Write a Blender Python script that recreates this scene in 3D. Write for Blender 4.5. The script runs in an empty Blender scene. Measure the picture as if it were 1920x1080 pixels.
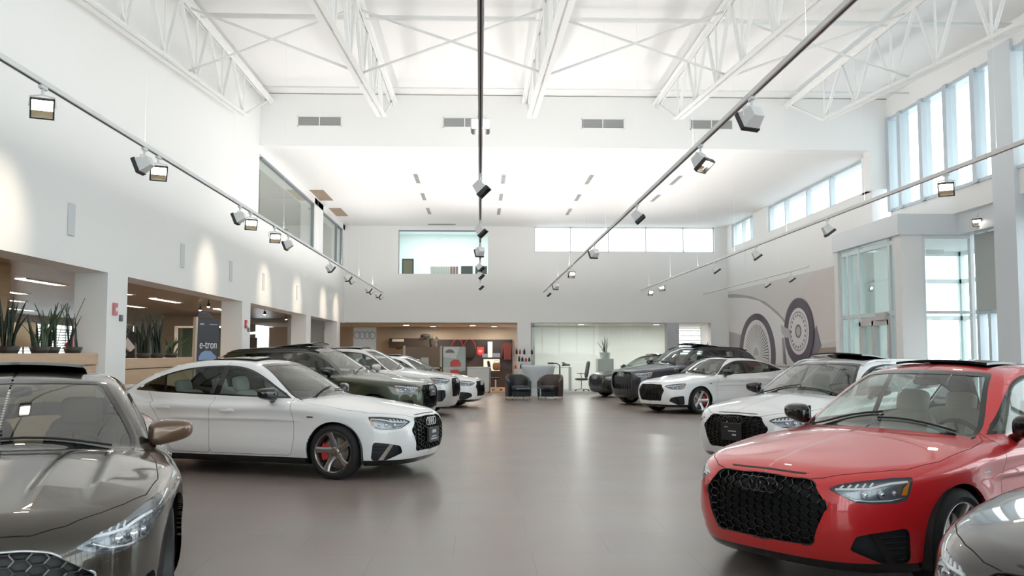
import bpy, math, random
import numpy as np
from mathutils import Vector, Matrix
scene = bpy.context.scene
COL = scene.collection
R = math.radians
rng = random.Random(7)

# ------------------------------------------------------------------ materials
MATS = {}
def principled(name, color, rough=0.5, metal=0.0, coat=0.0, coat_rough=0.03, coat_ior=1.5, emis=None, emis_s=0.0, spec=0.5, alpha=None, inner=None, bump=None):
    if name in MATS: return MATS[name]
    m = bpy.data.materials.new(name); m.use_nodes = True
    nt = m.node_tree; b = nt.nodes['Principled BSDF']
    b.inputs['Base Color'].default_value = (*color, 1)
    b.inputs['Roughness'].default_value = rough
    b.inputs['Metallic'].default_value = metal
    b.inputs['Coat Weight'].default_value = coat
    b.inputs['Coat Roughness'].default_value = coat_rough
    b.inputs['Coat IOR'].default_value = coat_ior
    b.inputs['Specular IOR Level'].default_value = spec
    if emis is not None:
        b.inputs['Emission Color'].default_value = (*emis, 1)
        b.inputs['Emission Strength'].default_value = emis_s
    if bump:
        tc = nt.nodes.new('ShaderNodeTexCoord'); no = nt.nodes.new('ShaderNodeTexNoise')
        no.inputs['Scale'].default_value = bump[0]; no.inputs['Detail'].default_value = 3
        bp = nt.nodes.new('ShaderNodeBump'); bp.inputs['Strength'].default_value = bump[1]; bp.inputs['Distance'].default_value = 0.01
        nt.links.new(tc.outputs['Object'], no.inputs['Vector']); nt.links.new(no.outputs['Fac'], bp.inputs['Height'])
        nt.links.new(bp.outputs['Normal'], b.inputs['Normal'])
    if inner is not None:      # the inner side of a sheet-metal skin is trimmed in another colour
        out = nt.nodes['Material Output']; d = nt.nodes.new('ShaderNodeBsdfDiffuse'); d.inputs['Color'].default_value = (*inner, 1)
        g = nt.nodes.new('ShaderNodeNewGeometry'); mx = nt.nodes.new('ShaderNodeMixShader')
        nt.links.new(g.outputs['Backfacing'], mx.inputs['Fac']); nt.links.new(b.outputs['BSDF'], mx.inputs[1]); nt.links.new(d.outputs['BSDF'], mx.inputs[2])
        nt.links.new(mx.outputs['Shader'], out.inputs['Surface'])
    MATS[name] = m
    return m
def glass(name, tint=(0.85, 0.9, 0.88), refl=0.06, rough=0.0, gloss=(1, 1, 1)):
    if name in MATS: return MATS[name]
    m = bpy.data.materials.new(name); m.use_nodes = True
    nt = m.node_tree; nt.nodes.clear()
    out = nt.nodes.new('ShaderNodeOutputMaterial'); t = nt.nodes.new('ShaderNodeBsdfTransparent'); t.inputs['Color'].default_value = (*tint, 1)
    g = nt.nodes.new('ShaderNodeBsdfGlossy'); g.inputs['Roughness'].default_value = rough; g.inputs['Color'].default_value = (*gloss, 1)
    lw = nt.nodes.new('ShaderNodeLayerWeight'); lw.inputs['Blend'].default_value = 0.5
    pw = nt.nodes.new('ShaderNodeMath'); pw.operation = 'POWER'; pw.inputs[1].default_value = 4.0
    ma = nt.nodes.new('ShaderNodeMath'); ma.operation = 'MULTIPLY_ADD'; ma.inputs[1].default_value = 0.75; ma.inputs[2].default_value = refl; ma.use_clamp = True
    mx = nt.nodes.new('ShaderNodeMixShader')
    nt.links.new(lw.outputs['Facing'], pw.inputs[0]); nt.links.new(pw.outputs[0], ma.inputs[0]); nt.links.new(ma.outputs[0], mx.inputs['Fac'])
    nt.links.new(t.outputs['BSDF'], mx.inputs[1]); nt.links.new(g.outputs['BSDF'], mx.inputs[2]); nt.links.new(mx.outputs['Shader'], out.inputs['Surface'])
    MATS[name] = m
    return m
def emitter(name, color, strength):
    if name in MATS: return MATS[name]
    m = bpy.data.materials.new(name); m.use_nodes = True
    nt = m.node_tree; nt.nodes.clear()
    out = nt.nodes.new('ShaderNodeOutputMaterial'); e = nt.nodes.new('ShaderNodeEmission')
    e.inputs['Color'].default_value = (*color, 1); e.inputs['Strength'].default_value = strength
    nt.links.new(e.outputs['Emission'], out.inputs['Surface'])
    MATS[name] = m
    return m

# ------------------------------------------------------------------ objects
def tag(o, label=None, cat=None, group=None, kind=None):
    if label: o['label'] = label
    if cat: o['category'] = cat
    if group: o['group'] = group
    if kind: o['kind'] = kind
    return o
def empty(name, loc=(0, 0, 0), rz=0.0, label=None, cat=None, group=None, parent=None):
    o = bpy.data.objects.new(name, None); COL.objects.link(o)
    o.empty_display_size = 0.1
    o.location = loc; o.rotation_euler = (0, 0, rz); o.parent = parent
    return tag(o, label, cat, group)
def meshobj(name, verts, faces, mat, parent=None, smooth=False, normals=None):
    me = bpy.data.meshes.new(name)
    if isinstance(verts, np.ndarray): verts = verts.tolist()
    if isinstance(faces, np.ndarray): faces = faces.tolist()
    me.from_pydata(verts, [], faces)
    for mm in (mat if isinstance(mat, (list, tuple)) else [mat]): me.materials.append(mm)
    if smooth or normals is not None: me.polygons.foreach_set('use_smooth', [True]*len(me.polygons))
    me.update()
    if normals is not None: me.normals_split_custom_set_from_vertices(normals.tolist() if isinstance(normals, np.ndarray) else normals)
    o = bpy.data.objects.new(name, me); COL.objects.link(o)
    if parent: o.parent = parent
    return o
def copy_tree(o, parent=None):
    c = o.copy(); COL.objects.link(c)
    if parent: c.parent = parent
    for ch in list(o.children): copy_tree(ch, c)
    return c

class MB:
    """collects simple shapes; build() links them as ONE mesh object"""
    def __init__(self): self.v = []; self.f = []; self.mi = []
    def add(self, v, f, mi=0):
        n = len(self.v); self.v += [tuple(p) for p in v]; self.f += [tuple(i+n for i in q) for q in f]; self.mi += [mi]*len(f); return self
    def box(self, x0, x1, y0, y1, z0, z1, mi=0, bev=0.0):
        if bev <= 0:
            v = [(x, y, z) for z in (z0, z1) for y in (y0, y1) for x in (x0, x1)]
            f = [(0, 2, 3, 1), (4, 5, 7, 6), (0, 1, 5, 4), (2, 6, 7, 3), (0, 4, 6, 2), (1, 3, 7, 5)]
            return self.add(v, f, mi)
        cx, cy, cz = (x0+x1)/2, (y0+y1)/2, (z0+z1)/2
        h = [(x1-x0)/2, (y1-y0)/2, (z1-z0)/2]; b = min(bev, *[q*0.98 for q in h])
        v = []; idx = {}
        for sx in (-1, 1):
            for sy in (-1, 1):
                for sz in (-1, 1):
                    for a in range(3):
                        p = [h[0]-b, h[1]-b, h[2]-b]; p[a] = h[a]
                        idx[(sx, sy, sz, a)] = len(v); v.append((cx+sx*p[0], cy+sy*p[1], cz+sz*p[2]))
        f = []
        for a in range(3):
            o1, o2 = (a+1) % 3, (a+2) % 3
            for s in (-1, 1):
                q = []
                for t1, t2 in ((-1, -1), (1, -1), (1, 1), (-1, 1)):
                    k = [0, 0, 0]; k[a] = s; k[o1] = t1; k[o2] = t2; q.append(idx[(*k, a)])
                f.append(tuple(q if s > 0 else q[::-1]))
        for a in range(3):
            o1, o2 = (a+1) % 3, (a+2) % 3
            for s1 in (-1, 1):
                for s2 in (-1, 1):
                    q = []
                    for t, ax in ((-1, o1), (1, o1), (1, o2), (-1, o2)):
                        k = [0, 0, 0]; k[a] = t; k[o1] = s1; k[o2] = s2; q.append(idx[(*k, ax)])
                    f.append(tuple(q if s1*s2 < 0 else q[::-1]))
        for sx in (-1, 1):
            for sy in (-1, 1):
                for sz in (-1, 1):
                    q = [idx[(sx, sy, sz, a)] for a in range(3)]
                    f.append(tuple(q if sx*sy*sz > 0 else q[::-1]))
        return self.add(v, f, mi)
    def tube(self, p0, p1, r, n=8, mi=0, r1=None):
        return self.path([p0, p1], r if r1 is None else [r, r1], n, mi)
    def path(self, pts, r, n=8, mi=0, closed=False, cap=True):
        pts = [Vector(p) for p in pts]; m = len(pts)
        rr = r if isinstance(r, (list, tuple)) else [r]*m
        v = []; f = []; up = None
        for i, p in enumerate(pts):
            if closed: d = pts[(i+1) % m]-pts[i-1]
            else: d = pts[min(i+1, m-1)]-pts[max(i-1, 0)]
            d.normalize()
            if up is None:
                up = Vector((0, 0, 1)) if abs(d.z) < .9 else Vector((1, 0, 0))
            a = d.cross(up)
            if a.length < 1e-6: a = d.cross(Vector((0.3, 1, 0.2)))
            a.normalize(); b = a.cross(d); up = b
            for k in range(n):
                t = 2*math.pi*k/n; v.append(p+rr[i]*(math.cos(t)*a+math.sin(t)*b))
        for i in range(m if closed else m-1):
            j = (i+1) % m
            for k in range(n):
                k2 = (k+1) % n; f.append((i*n+k, i*n+k2, j*n+k2, j*n+k))
        if not closed and cap: f.append(tuple(range(n))[::-1]); f.append(tuple((m-1)*n+k for k in range(n)))
        return self.add(v, f, mi)
    def lathe(self, prof, n=32, axis='z', c=(0, 0, 0), mi=0, a0=0, a1=2*math.pi):
        """prof: list of (radius, height) swept round the axis"""
        v = []; f = []; m = len(prof); full = abs(a1-a0-2*math.pi) < 1e-6; cols = n if full else n+1
        for k in range(cols):
            t = a0+(a1-a0)*k/n
            for (r, h) in prof:
                a, b = r*math.cos(t), r*math.sin(t)
                p = {'z': (a, b, h), 'y': (b, h, a), 'x': (h, a, b)}[axis]
                v.append((p[0]+c[0], p[1]+c[1], p[2]+c[2]))
        for k in range(n):
            k2 = (k+1) % cols
            for i in range(m-1): f.append((k*m+i, k2*m+i, k2*m+i+1, k*m+i+1))
        return self.add(v, f, mi)
    def torus(self, c, r, t, n=32, q=8, axis='x', mi=0):
        prof = [(r+t*math.cos(2*math.pi*i/q), t*math.sin(2*math.pi*i/q)) for i in range(q)]
        prof.append(prof[0]); return self.lathe(prof, n, axis, c, mi)
    def prism(self, poly, fn, d0, d1, mi=0):
        """poly in 2D; fn(u,v,d) -> 3D; closed prism between depths"""
        n = len(poly); v = [fn(u, w, d0) for u, w in poly]+[fn(u, w, d1) for u, w in poly]
        f = [tuple(range(n))[::-1], tuple(range(n, 2*n))]+[(i, (i+1) % n, n+(i+1) % n, n+i) for i in range(n)]
        return self.add(v, f, mi)
    def sell(self, c, h, e=0.35, nu=24, nv=14, mi=0, rot=None):
        """super-ellipsoid cushion with half sizes h"""
        def sp(x, p): return math.copysign(abs(x)**p, x)
        v = []; f = []
        for i in range(nv+1):
            ph = -math.pi/2+math.pi*i/nv
            for k in range(nu):
                th = 2*math.pi*k/nu
                p = Vector((h[0]*sp(math.cos(ph), e)*sp(math.cos(th), e), h[1]*sp(math.cos(ph), e)*sp(math.sin(th), e), h[2]*sp(math.sin(ph), e)))
                if rot is not None: p = rot @ p
                v.append((p[0]+c[0], p[1]+c[1], p[2]+c[2]))
        for i in range(nv):
            for k in range(nu):
                k2 = (k+1) % nu; f.append((i*nu+k, i*nu+k2, (i+1)*nu+k2, (i+1)*nu+k))
        return self.add(v, f, mi)
    def build(self, name, mat, parent=None, smooth=False, angle=None):
        o = meshobj(name, self.v, self.f, mat, parent, smooth)
        if any(self.mi): o.data.polygons.foreach_set('material_index', self.mi)
        if angle is not None:
            o.data.polygons.foreach_set('use_smooth', [True]*len(o.data.polygons)); o.data.set_sharp_from_angle(angle=R(angle))
        return o
F_PX = 1720.0; CAM_H = 1.535
cam = bpy.data.cameras.new('camera'); cam.sensor_width = 36; cam.lens = F_PX/1920*36; cam.clip_end = 200
cam_o = bpy.data.objects.new('camera', cam); COL.objects.link(cam_o)
cam_o.location = (0, 0, CAM_H); cam_o.rotation_euler = (math.pi/2+math.atan(120/F_PX), 0, -math.atan(60/F_PX))
scene.camera = cam_o
scene.view_settings.view_transform = 'Standard'; scene.view_settings.look = 'None'; scene.view_settings.exposure = 0.03; scene.view_settings.gamma = 1
# ------------------------------------------------------------------ cars: a smooth body skin from profile curves, split into panels
def pchip_fn(pts):
    x = np.array([p[0] for p in pts], float); y = np.array([p[1] for p in pts], float)
    h = np.diff(x); d = np.diff(y)/h; n = len(x); m = np.zeros(n)
    if n > 2:
        for i in range(1, n-1):
            if d[i-1]*d[i] > 0:
                w1, w2 = 2*h[i]+h[i-1], h[i]+2*h[i-1]; m[i] = (w1+w2)/(w1/d[i-1]+w2/d[i])
    m[0] = d[0]; m[-1] = d[-1]
    def fn(q):
        q = np.asarray(q, float); i = np.clip(np.searchsorted(x, q)-1, 0, n-2)
        t = (q-x[i])/h[i]
        r = ((1+2*t)*(1-t)**2*y[i]+t*(1-t)**2*h[i]*m[i]+t*t*(3-2*t)*y[i+1]+t*t*(t-1)*h[i]*m[i+1])
        r = np.where(q < x[0], y[0]+m[0]*(q-x[0]), r); r = np.where(q > x[-1], y[-1]+m[-1]*(q-x[-1]), r)
        return r
    return fn
class Curve:
    def __init__(self, pts, sm=0.03, step=0.004):
        f = pchip_fn(pts); lo, hi = pts[0][0]-1.0, pts[-1][0]+1.0
        self.x = np.arange(lo, hi, step); y = f(self.x)
        if sm > 0:
            k = np.arange(-3*sm, 3*sm+step, step); g = np.exp(-.5*(k/sm)**2); g /= g.sum()
            p = len(g)//2
            yp = np.concatenate([y[0]+(y[1]-y[0])*np.arange(-p, 0), y, y[-1]+(y[-1]-y[-2])*np.arange(1, p+1)])
            y = np.convolve(yp, g, 'valid')[:len(self.x)]
        self.y = y
        self.g = np.gradient(y, self.x)
    def __call__(self, q): return np.interp(q, self.x, self.y)
    def d(self, q): return np.interp(q, self.x, self.g)
def smax(a, b, k):
    h = np.clip(.5+.5*(a-b)/k, 0, 1); return b+(a-b)*h+k*h*(1-h)
def smin(a, b, k): return -smax(-a, -b, k)
def poly_sd(u, v, poly):
    P = np.array(poly, float); u = np.asarray(u, float); v = np.asarray(v, float)
    near = (u > P[:, 0].min()-.08) & (u < P[:, 0].max()+.08) & (v > P[:, 1].min()-.08) & (v < P[:, 1].max()+.08)
    if not near.all():
        r = np.full(u.shape, .08)
        if near.any(): r[near] = poly_sd(u[near], v[near], poly)
        return r
    n = len(P); d2 = np.full(np.shape(u), 1e9); ins = np.zeros(np.shape(u), bool)
    for i in range(n):
        a, b = P[i], P[(i+1) % n]; e = b-a; L = e@e
        if L < 1e-14: continue
        t = np.clip(((u-a[0])*e[0]+(v-a[1])*e[1])/L, 0, 1)
        d2 = np.minimum(d2, (u-a[0]-t*e[0])**2+(v-a[1]-t*e[1])**2)
        c = ((a[1] > v) != (b[1] > v))
        with np.errstate(divide='ignore', invalid='ignore'): xx = (b[0]-a[0])*(v-a[1])/(b[1]-a[1])+a[0]
        ins ^= c & (u < xx)
    d = np.sqrt(d2); return np.where(ins, -d, d)
def rounded(poly, r):
    """round the corners of a polygon; r is one radius or one per corner"""
    n = len(poly); out = []
    for i in range(n):
        p0, p1, p2 = (np.array(poly[(i+k-1) % n], float) for k in range(3))
        a, b = p0-p1, p2-p1; la, lb = np.linalg.norm(a), np.linalg.norm(b); a, b = a/la, b/lb
        rr = r[i] if isinstance(r, (list, tuple)) else r
        d = min(rr, .45*la, .45*lb)
        for k in range(7):
            t = k/6; out.append(tuple((1-t)**2*(p1+a*d)+2*t*(1-t)*p1+t*t*(p1+b*d)))
    return out

BASE = dict(
  L=4.76,
  H=[(-.1, .64), (0, .695), (.06, .752), (.15, .79), (.4, .85), (.8, .917), (1.2, .972), (1.5, .99), (1.8, .968), (2.3, .955), (3.2, .975), (3.7, 1.0), (4.0, 1.045), (4.3, 1.072), (4.6, 1.085), (4.72, 1.075), (4.8, 1.03)],
  CR=[(0, .02), (.3, .05), (.8, .065), (1.3, .07), (1.8, .045), (3.2, .05), (3.8, .10), (4.5, .09)],
  P=[(0, .86), (.5, .893), (.88, .915), (1.4, .903), (2.2, .912), (3.2, .922), (3.7, .928), (4.2, .905), (4.6, .865), (4.8, .84)],
  SH=[(0, .70), (.5, .745), (1.0, .80), (1.6, .825), (2.5, .845), (3.5, .87), (4.2, .89), (4.8, .90)],
  T=[(-.75, -.15), (-.66, -.085), (-.60, -.045), (-.55, -.022), (-.47, -.008), (-.38, -.012), (-.25, -.024), (-.12, -.022), (-.05, -.010), (0, 0), (.03, -.008), (.06, -.022), (.10, -.043), (.15, -.075), (.22, -.14), (.32, -.26)],
  SF=[(.1, .30), (.17, .14), (.22, .085), (.28, .05), (.36, .02), (.46, .0), (.58, .006), (.68, .03), (.74, .062), (.80, .13)],
  F=[(0, 0), (.2, .006), (.4, .035), (.5, .07), (.6, .135), (.7, .245), (.78, .38), (.84, .53), (.90, .78), (.96, 1.1)],
  SR=[(.1, .40), (.2, .22), (.32, .07), (.5, .015), (.7, .0), (.9, .012), (1.05, .03), (1.12, .06)],
  RR=[(0, 0), (.3, .012), (.5, .05), (.65, .12), (.78, .25), (.86, .42), (.92, .65)],
  ZB=.165,
  C=[(.8, .69), (1.0, .805), (1.2, .92), (1.4, 1.035), (1.7, 1.203), (1.95, 1.33), (2.15, 1.403), (2.4, 1.442), (2.7, 1.456), (3.0, 1.452), (3.3, 1.426), (3.6, 1.37), (3.9, 1.275), (4.15, 1.165), (4.4, 1.03), (4.65, .86)],
  A=[(1.2, .36), (1.9, .31), (2.3, .15), (2.8, 0), (3.3, -.10), (3.8, -.22), (4.3, -.30)],
  WB=[(1.1, .70), (1.4, .765), (1.7, .795), (2.2, .80), (3.0, .80), (3.5, .775), (3.9, .72), (4.3, .64), (4.7, .58)],
  TH=.42, TC=.28, CC=.045, KC=.075,
  DLO=[(1.56, .957), (2.6, .985), (3.5, 1.012), (4.02, 1.035), (3.82, 1.14), (3.54, 1.25), (3.22, 1.325), (2.85, 1.36), (2.5, 1.362), (2.25, 1.315), (2.02, 1.215), (1.79, 1.08)],
  DLOR=[.03, .3, .3, .05, .3, .3, .3, .3, .3, .3, .3, .3],
  BP=[(2.66, .95), (2.63, 1.36)], QP=[(3.44, .98), (3.58, 1.30)],
  WS=[(0, .80), (.65, .80), (.70, .985), (.652, 1.09), (.58, 1.225), (.512, 1.345), (.485, 1.372), (.30, 1.388), (0, 1.393)],
  RW=[(0, .95), (.60, .95), (.62, 1.04), (.56, 1.17), (.47, 1.30), (.44, 1.325), (.2, 1.338), (0, 1.34)],
  FD=[(1.50, .275), (1.465, .45), (1.47, .70), (1.52, .86), (1.58, 1.0), (1.75, 1.2), (2.2, 1.5), (2.62, 1.5), (2.66, 1.0), (2.685, .7), (2.66, .275)],
  RD=[(2.66, .275), (2.685, .7), (2.66, 1.0), (2.62, 1.5), (3.4, 1.5), (3.78, 1.05), (3.66, .93), (3.50, .78), (3.36, .56), (3.30, .42), (3.22, .275)],
  SR_ROOF=[(2.33, 0), (2.33, .40), (3.02, .42), (3.02, 0)],
  HL=[(.405, .685), (.47, .715), (.60, .738), (.80, .757), (.93, .757), (.90, .66), (.875, .622), (.80, .605), (.64, .603), (.55, .612)],
  GR=[(0, .735), (.34, .728), (.38, .715), (.475, .60), (.48, .575), (.385, .345), (.35, .325), (0, .318)],
  FI=[(.52, .32), (.555, .405), (.64, .425), (.86, .455), (.885, .43), (.895, .265), (.875, .235), (.72, .235)],
  SLOT=[(0, .757), (.29, .752), (.32, .762), (0, .768)],
  TL=[(.40, .83), (.75, .84), (1.12, .86), (1.16, .90), (1.05, .95), (.70, .965), (.40, .97)],
)
PHI = R(44)
class Car:
    def __init__(self, spec=None, k=1.0, zmap=None, h=0.02, wheel_r=.332, arch=.362, creases=None):
        B = dict(BASE); B.update(spec or {}); self.B = B; self.k = k; self.h = h; self.wr = wheel_r; self.arch = arch; self.creases = creases or []
        zmap = zmap or [(0, 0), (1, 1), (2, 2)]
        self.z2t = pchip_fn(zmap); zz = np.linspace(-.2, 2.2, 2401); self._zt = (zz, self.z2t(zz))
        for n, sm in dict(H=.035, CR=.05, P=.08, SH=.08, SF=.02, F=.03, SR=.03, RR=.03, C=.045, A=.08, WB=.08).items(): setattr(self, 'c'+n, Curve(B[n], sm))
        self.cT = Curve(B['T'], .008, .002)
        self.wheels = B.get('wheels', (0.925, 3.73))
    def z2a(self, z): return np.interp(z, self._zt[1], self._zt[0])
    def parts_f(self, s, y, z):
        B = self.B; y = np.abs(y)
        zt = self.cH(s)-self.cCR(s)*(y/.75)**2
        for (line, amp, w) in self.creases:            # raised creases along the bonnet
            yl = np.interp(s, [p[0] for p in line], [p[1] for p in line]); fade = np.clip((s-line[0][0])/.25, 0, 1)*np.clip((line[-1][0]-s)/.40, 0, 1)
            zt = zt+amp*fade*(.5+.5*np.tanh((y-yl)/w))*np.exp(-np.clip(y-yl, 0, None)/.22)
        top = (z-zt)/np.sqrt(1+np.clip(self.cH.d(s), -1, 1)**2)
        fl = 0
        for sa in self.wheels:
            rr = np.hypot(s-sa, z-.33); fl = fl+.018*np.exp(-((rr-.40)/.10)**2)*np.clip((z-.2)/.2, 0, 1)
        side = y-(self.cP(s)+self.cT(z-self.cSH(s))+fl)
        front = (self.cSF(z)+self.cF(y)-s)/np.sqrt(1+self.cF.d(y)**2)
        rear = (s-(B['L']-self.cSR(z)-self.cRR(y)))/np.sqrt(1+self.cRR.d(y)**2)
        low = smax(smax(smax(side, front, .09), rear, .10), top, .085)
        low = smax(low, B['ZB']-z, .03)
        se = s-self.cA(s)*y*y
        ct = (z-(self.cC(se)-B['CC']*(y/.55)**2))/np.sqrt(1+self.cC.d(se)**2)
        dz = z-.95
        cs = (y-(self.cWB(s)-B['TH']*dz-B['TC']*np.clip(dz, 0, 1)**2))/math.sqrt(1+.5**2)
        cab = smax(smax(ct, cs, B['KC']), .7-z, .02)
        return low, cab, ct, cs
    def fa(self, s, y, z):
        low, cab, _, _ = self.parts_f(s, y, z); return smin(low, cab, .035)
    def f(self, p):
        """p: true coordinates (n,3)"""
        return self.fa(p[:, 0]/self.k, p[:, 1]/self.k, self.z2a(p[:, 2]))
    def grad(self, p, e=.004):
        g = np.empty_like(p)
        for a in range(3):
            d = np.zeros(3); d[a] = e; g[:, a] = (self.f(p+d)-self.f(p-d))/(2*e)
        return g
    def normals(self, p):
        g = self.grad(p); g[np.abs(p[:, 1]) < 1e-6, 1] = 0; return g/np.maximum(np.linalg.norm(g, axis=1, keepdims=True), 1e-9)
    def mesh(self):
        h = self.h; k = self.k
        xs = np.arange(-.06, (self.B['L']+.06)*k, h); ys = np.arange(-1.5*h, 1.0*k, h); zs = np.arange(.10, self.z2t(1.50), h)
        n = (len(xs), len(ys), len(zs)); val = np.empty(n)
        for i0 in range(0, n[0], 40):
            X, Y, Z = np.meshgrid(xs[i0:i0+40], ys, zs, indexing='ij')
            val[i0:i0+40] = self.f(np.column_stack([X.ravel(), Y.ravel(), Z.ravel()])).reshape(X.shape)
        neg = val < 0
        c = sum(neg[a:n[0]-1+a, b:n[1]-1+b, d:n[2]-1+d].astype(int) for a in (0, 1) for b in (0, 1) for d in (0, 1))
        act = (c > 0) & (c < 8); ids = -np.ones(act.shape, int); idx = np.argwhere(act); ids[act] = np.arange(len(idx))
        V = np.array([xs[0], ys[0], zs[0]])+(idx+.5)*h; V0 = V.copy()
        for _ in range(5):
            f = self.f(V); g = self.grad(V); V = V-g*(f/np.maximum((g*g).sum(1), .05))[:, None]
            V = np.clip(V, V0-1.0*h, V0+1.0*h)
        tris = []
        for a in range(3):
            b, d = (a+1) % 3, (a+2) % 3
            sl0 = [slice(None)]*3; sl1 = [slice(None)]*3; sl0[a] = slice(0, -1); sl1[a] = slice(1, None)
            cr = neg[tuple(sl0)] != neg[tuple(sl1)]
            q = np.argwhere(cr); ok = (q[:, b] > 0) & (q[:, d] > 0) & (q[:, b] < n[b]-1) & (q[:, d] < n[d]-1); q = q[ok]
            fl = neg[tuple(q.T)]
            def cell(o1, o2):
                r = q.copy(); r[:, b] += o1; r[:, d] += o2; return ids[tuple(r.T)]
            A_, B_, C_, D_ = cell(-1, -1), cell(0, -1), cell(0, 0), cell(-1, 0)
            quad = np.stack([A_, B_, C_, D_], 1); quad[~fl] = quad[~fl][:, ::-1]
            d1 = ((V[quad[:, 0]]-V[quad[:, 2]])**2).sum(1); d2 = ((V[quad[:, 1]]-V[quad[:, 3]])**2).sum(1)
            sw = d1 > d2; quad[sw] = np.roll(quad[sw], 1, axis=1)
            tris += [quad[:, [0, 1, 2]], quad[:, [0, 2, 3]]]
        self.V = V; self.T = np.concatenate(tris); self.Rg = np.zeros(len(self.T), int); self.names = ['body_shell']
        self.cut(lambda p: p[:, 1], ['body_shell'], 'drop')
    def rid(self, n):
        if n not in self.names: self.names.append(n)
        return self.names.index(n)
    def a4(self, p): return p[:, 0]/self.k, np.abs(p[:, 1])/self.k, self.z2a(p[:, 2])
    def cut(self, fn, src, dst):
        """split triangles of the src regions along fn = 0; the part with fn < 0 becomes dst"""
        d = fn(self.V); d = np.where(np.abs(d) < 1e-7, 1e-7, d)
        insrc = np.isin(self.Rg, [self.rid(s) for s in src]); dd = d[self.T]; nn = (dd < 0).sum(1); di = self.rid(dst)
        self.Rg[insrc & (nn == 3)] = di
        mix = insrc & ((nn == 1) | (nn == 2))
        if not mix.any(): return
        t = self.T[mix]; td = dd[mix]; reg = self.Rg[mix]
        lone_neg = (td < 0).sum(1) == 1
        lone = np.where(lone_neg, np.argmax(td < 0, 1), np.argmax(td > 0, 1))
        r = np.arange(len(t)); L_, A_, B_ = t[r, lone], t[r, (lone+1) % 3], t[r, (lone+2) % 3]
        e = np.concatenate([np.stack([L_, A_], 1), np.stack([L_, B_], 1)]); es = np.sort(e, 1)
        u, inv = np.unique(es, axis=0, return_inverse=True); inv = inv.ravel()
        w = d[u[:, 0]]/(d[u[:, 0]]-d[u[:, 1]])
        nv = self.V[u[:, 0]]*(1-w)[:, None]+self.V[u[:, 1]]*w[:, None]
        base = len(self.V); self.V = np.concatenate([self.V, nv]); EA = base+inv[:len(t)]; EB = base+inv[len(t):]
        tl = np.stack([L_, EA, EB], 1); t1 = np.stack([EA, A_, B_], 1); t2 = np.stack([EA, B_, EB], 1)
        rl = np.where(lone_neg, di, reg); ro = np.where(lone_neg, reg, di)
        self.T = np.concatenate([self.T[~mix], tl, t1, t2]); self.Rg = np.concatenate([self.Rg[~mix], rl, ro, ro])
    def get(self, name):
        if name not in self.names: return None
        t = self.T[self.Rg == self.names.index(name)]
        if not len(t): return None
        u, inv = np.unique(t, return_inverse=True); return self.V[u], inv.reshape(-1, 3)
    def sym(self, name):
        g = self.get(name)
        if g is None: return None
        V, T = g; V = V.copy(); z = np.abs(V[:, 1]) < 1e-5; V[z, 1] = 0; n = len(V)
        m = np.where(z, np.arange(n), np.cumsum(~z)-1+n); V2 = V[~z]*np.array([1, -1, 1])
        return np.concatenate([V, V2]), np.concatenate([T, m[T][:, ::-1]])
    # rays onto the skin
    def ray(self, o, d, t0=-1.2, t1=2.0):
        o = np.atleast_2d(o); d = np.asarray(d, float); n = len(o); ts = np.arange(t0, t1, .02); m = len(ts)
        P = (o[:, None, :]+d*ts[None, :, None]).reshape(-1, 3); neg = (self.f(P) < 0).reshape(n, m); neg[:, 0] = False
        j = np.argmax(neg, 1); ok = neg.any(1); hi = np.where(ok, ts[j], t1); lo = np.where(ok, ts[np.maximum(j-1, 0)], t1)
        for _ in range(14):
            q = (lo+hi)/2; f = self.f(o+d*q[:, None]); lo = np.where(f > 0, q, lo); hi = np.where(f > 0, hi, q)
        return o+d*((lo+hi)/2)[:, None]
    def diag(self, u, z, sgn=1, depth=0.0):
        """point on the corner skin: u runs along the corner, z up (A4 units); depth goes inwards"""
        u = np.atleast_1d(np.asarray(u, float)); z = np.atleast_1d(np.asarray(z, float))
        eu = np.array([math.sin(PHI), math.cos(PHI)]); dn = np.array([math.cos(PHI), -math.sin(PHI), 0])
        o = np.stack([u*eu[0]*self.k, u*eu[1]*self.k, self.z2t(z)], 1)
        p = self.ray(o, dn); p = p+self.normals(p)*-depth if np.isscalar(depth) else p
        p[:, 1] *= sgn; return p
    def front(self, y, z, depth=0.0):
        y = np.atleast_1d(np.asarray(y, float)); z = np.atleast_1d(np.asarray(z, float))
        o = np.stack([np.zeros(len(y)), y*self.k, self.z2t(z)], 1); p = self.ray(o, np.array([1., 0, 0]), -.3, 1.5); p[:, 0] += depth; return p
    def sidept(self, s, z, depth=0.0):
        o = np.stack([np.atleast_1d(s)*self.k, np.zeros(np.size(s)), self.z2t(np.atleast_1d(z))], 1)
        p = self.ray(o, np.array([0., -1, 0]), -1.3, 0.0); p[:, 1] -= depth; return p
    def toppt(self, s, y, depth=0.0):
        o = np.stack([np.atleast_1d(s)*self.k, np.atleast_1d(y)*self.k, np.zeros(np.size(s))], 1)
        p = self.ray(o, np.array([0., 0, -1]), -2.0, -.3); p[:, 2] -= depth; return p

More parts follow.
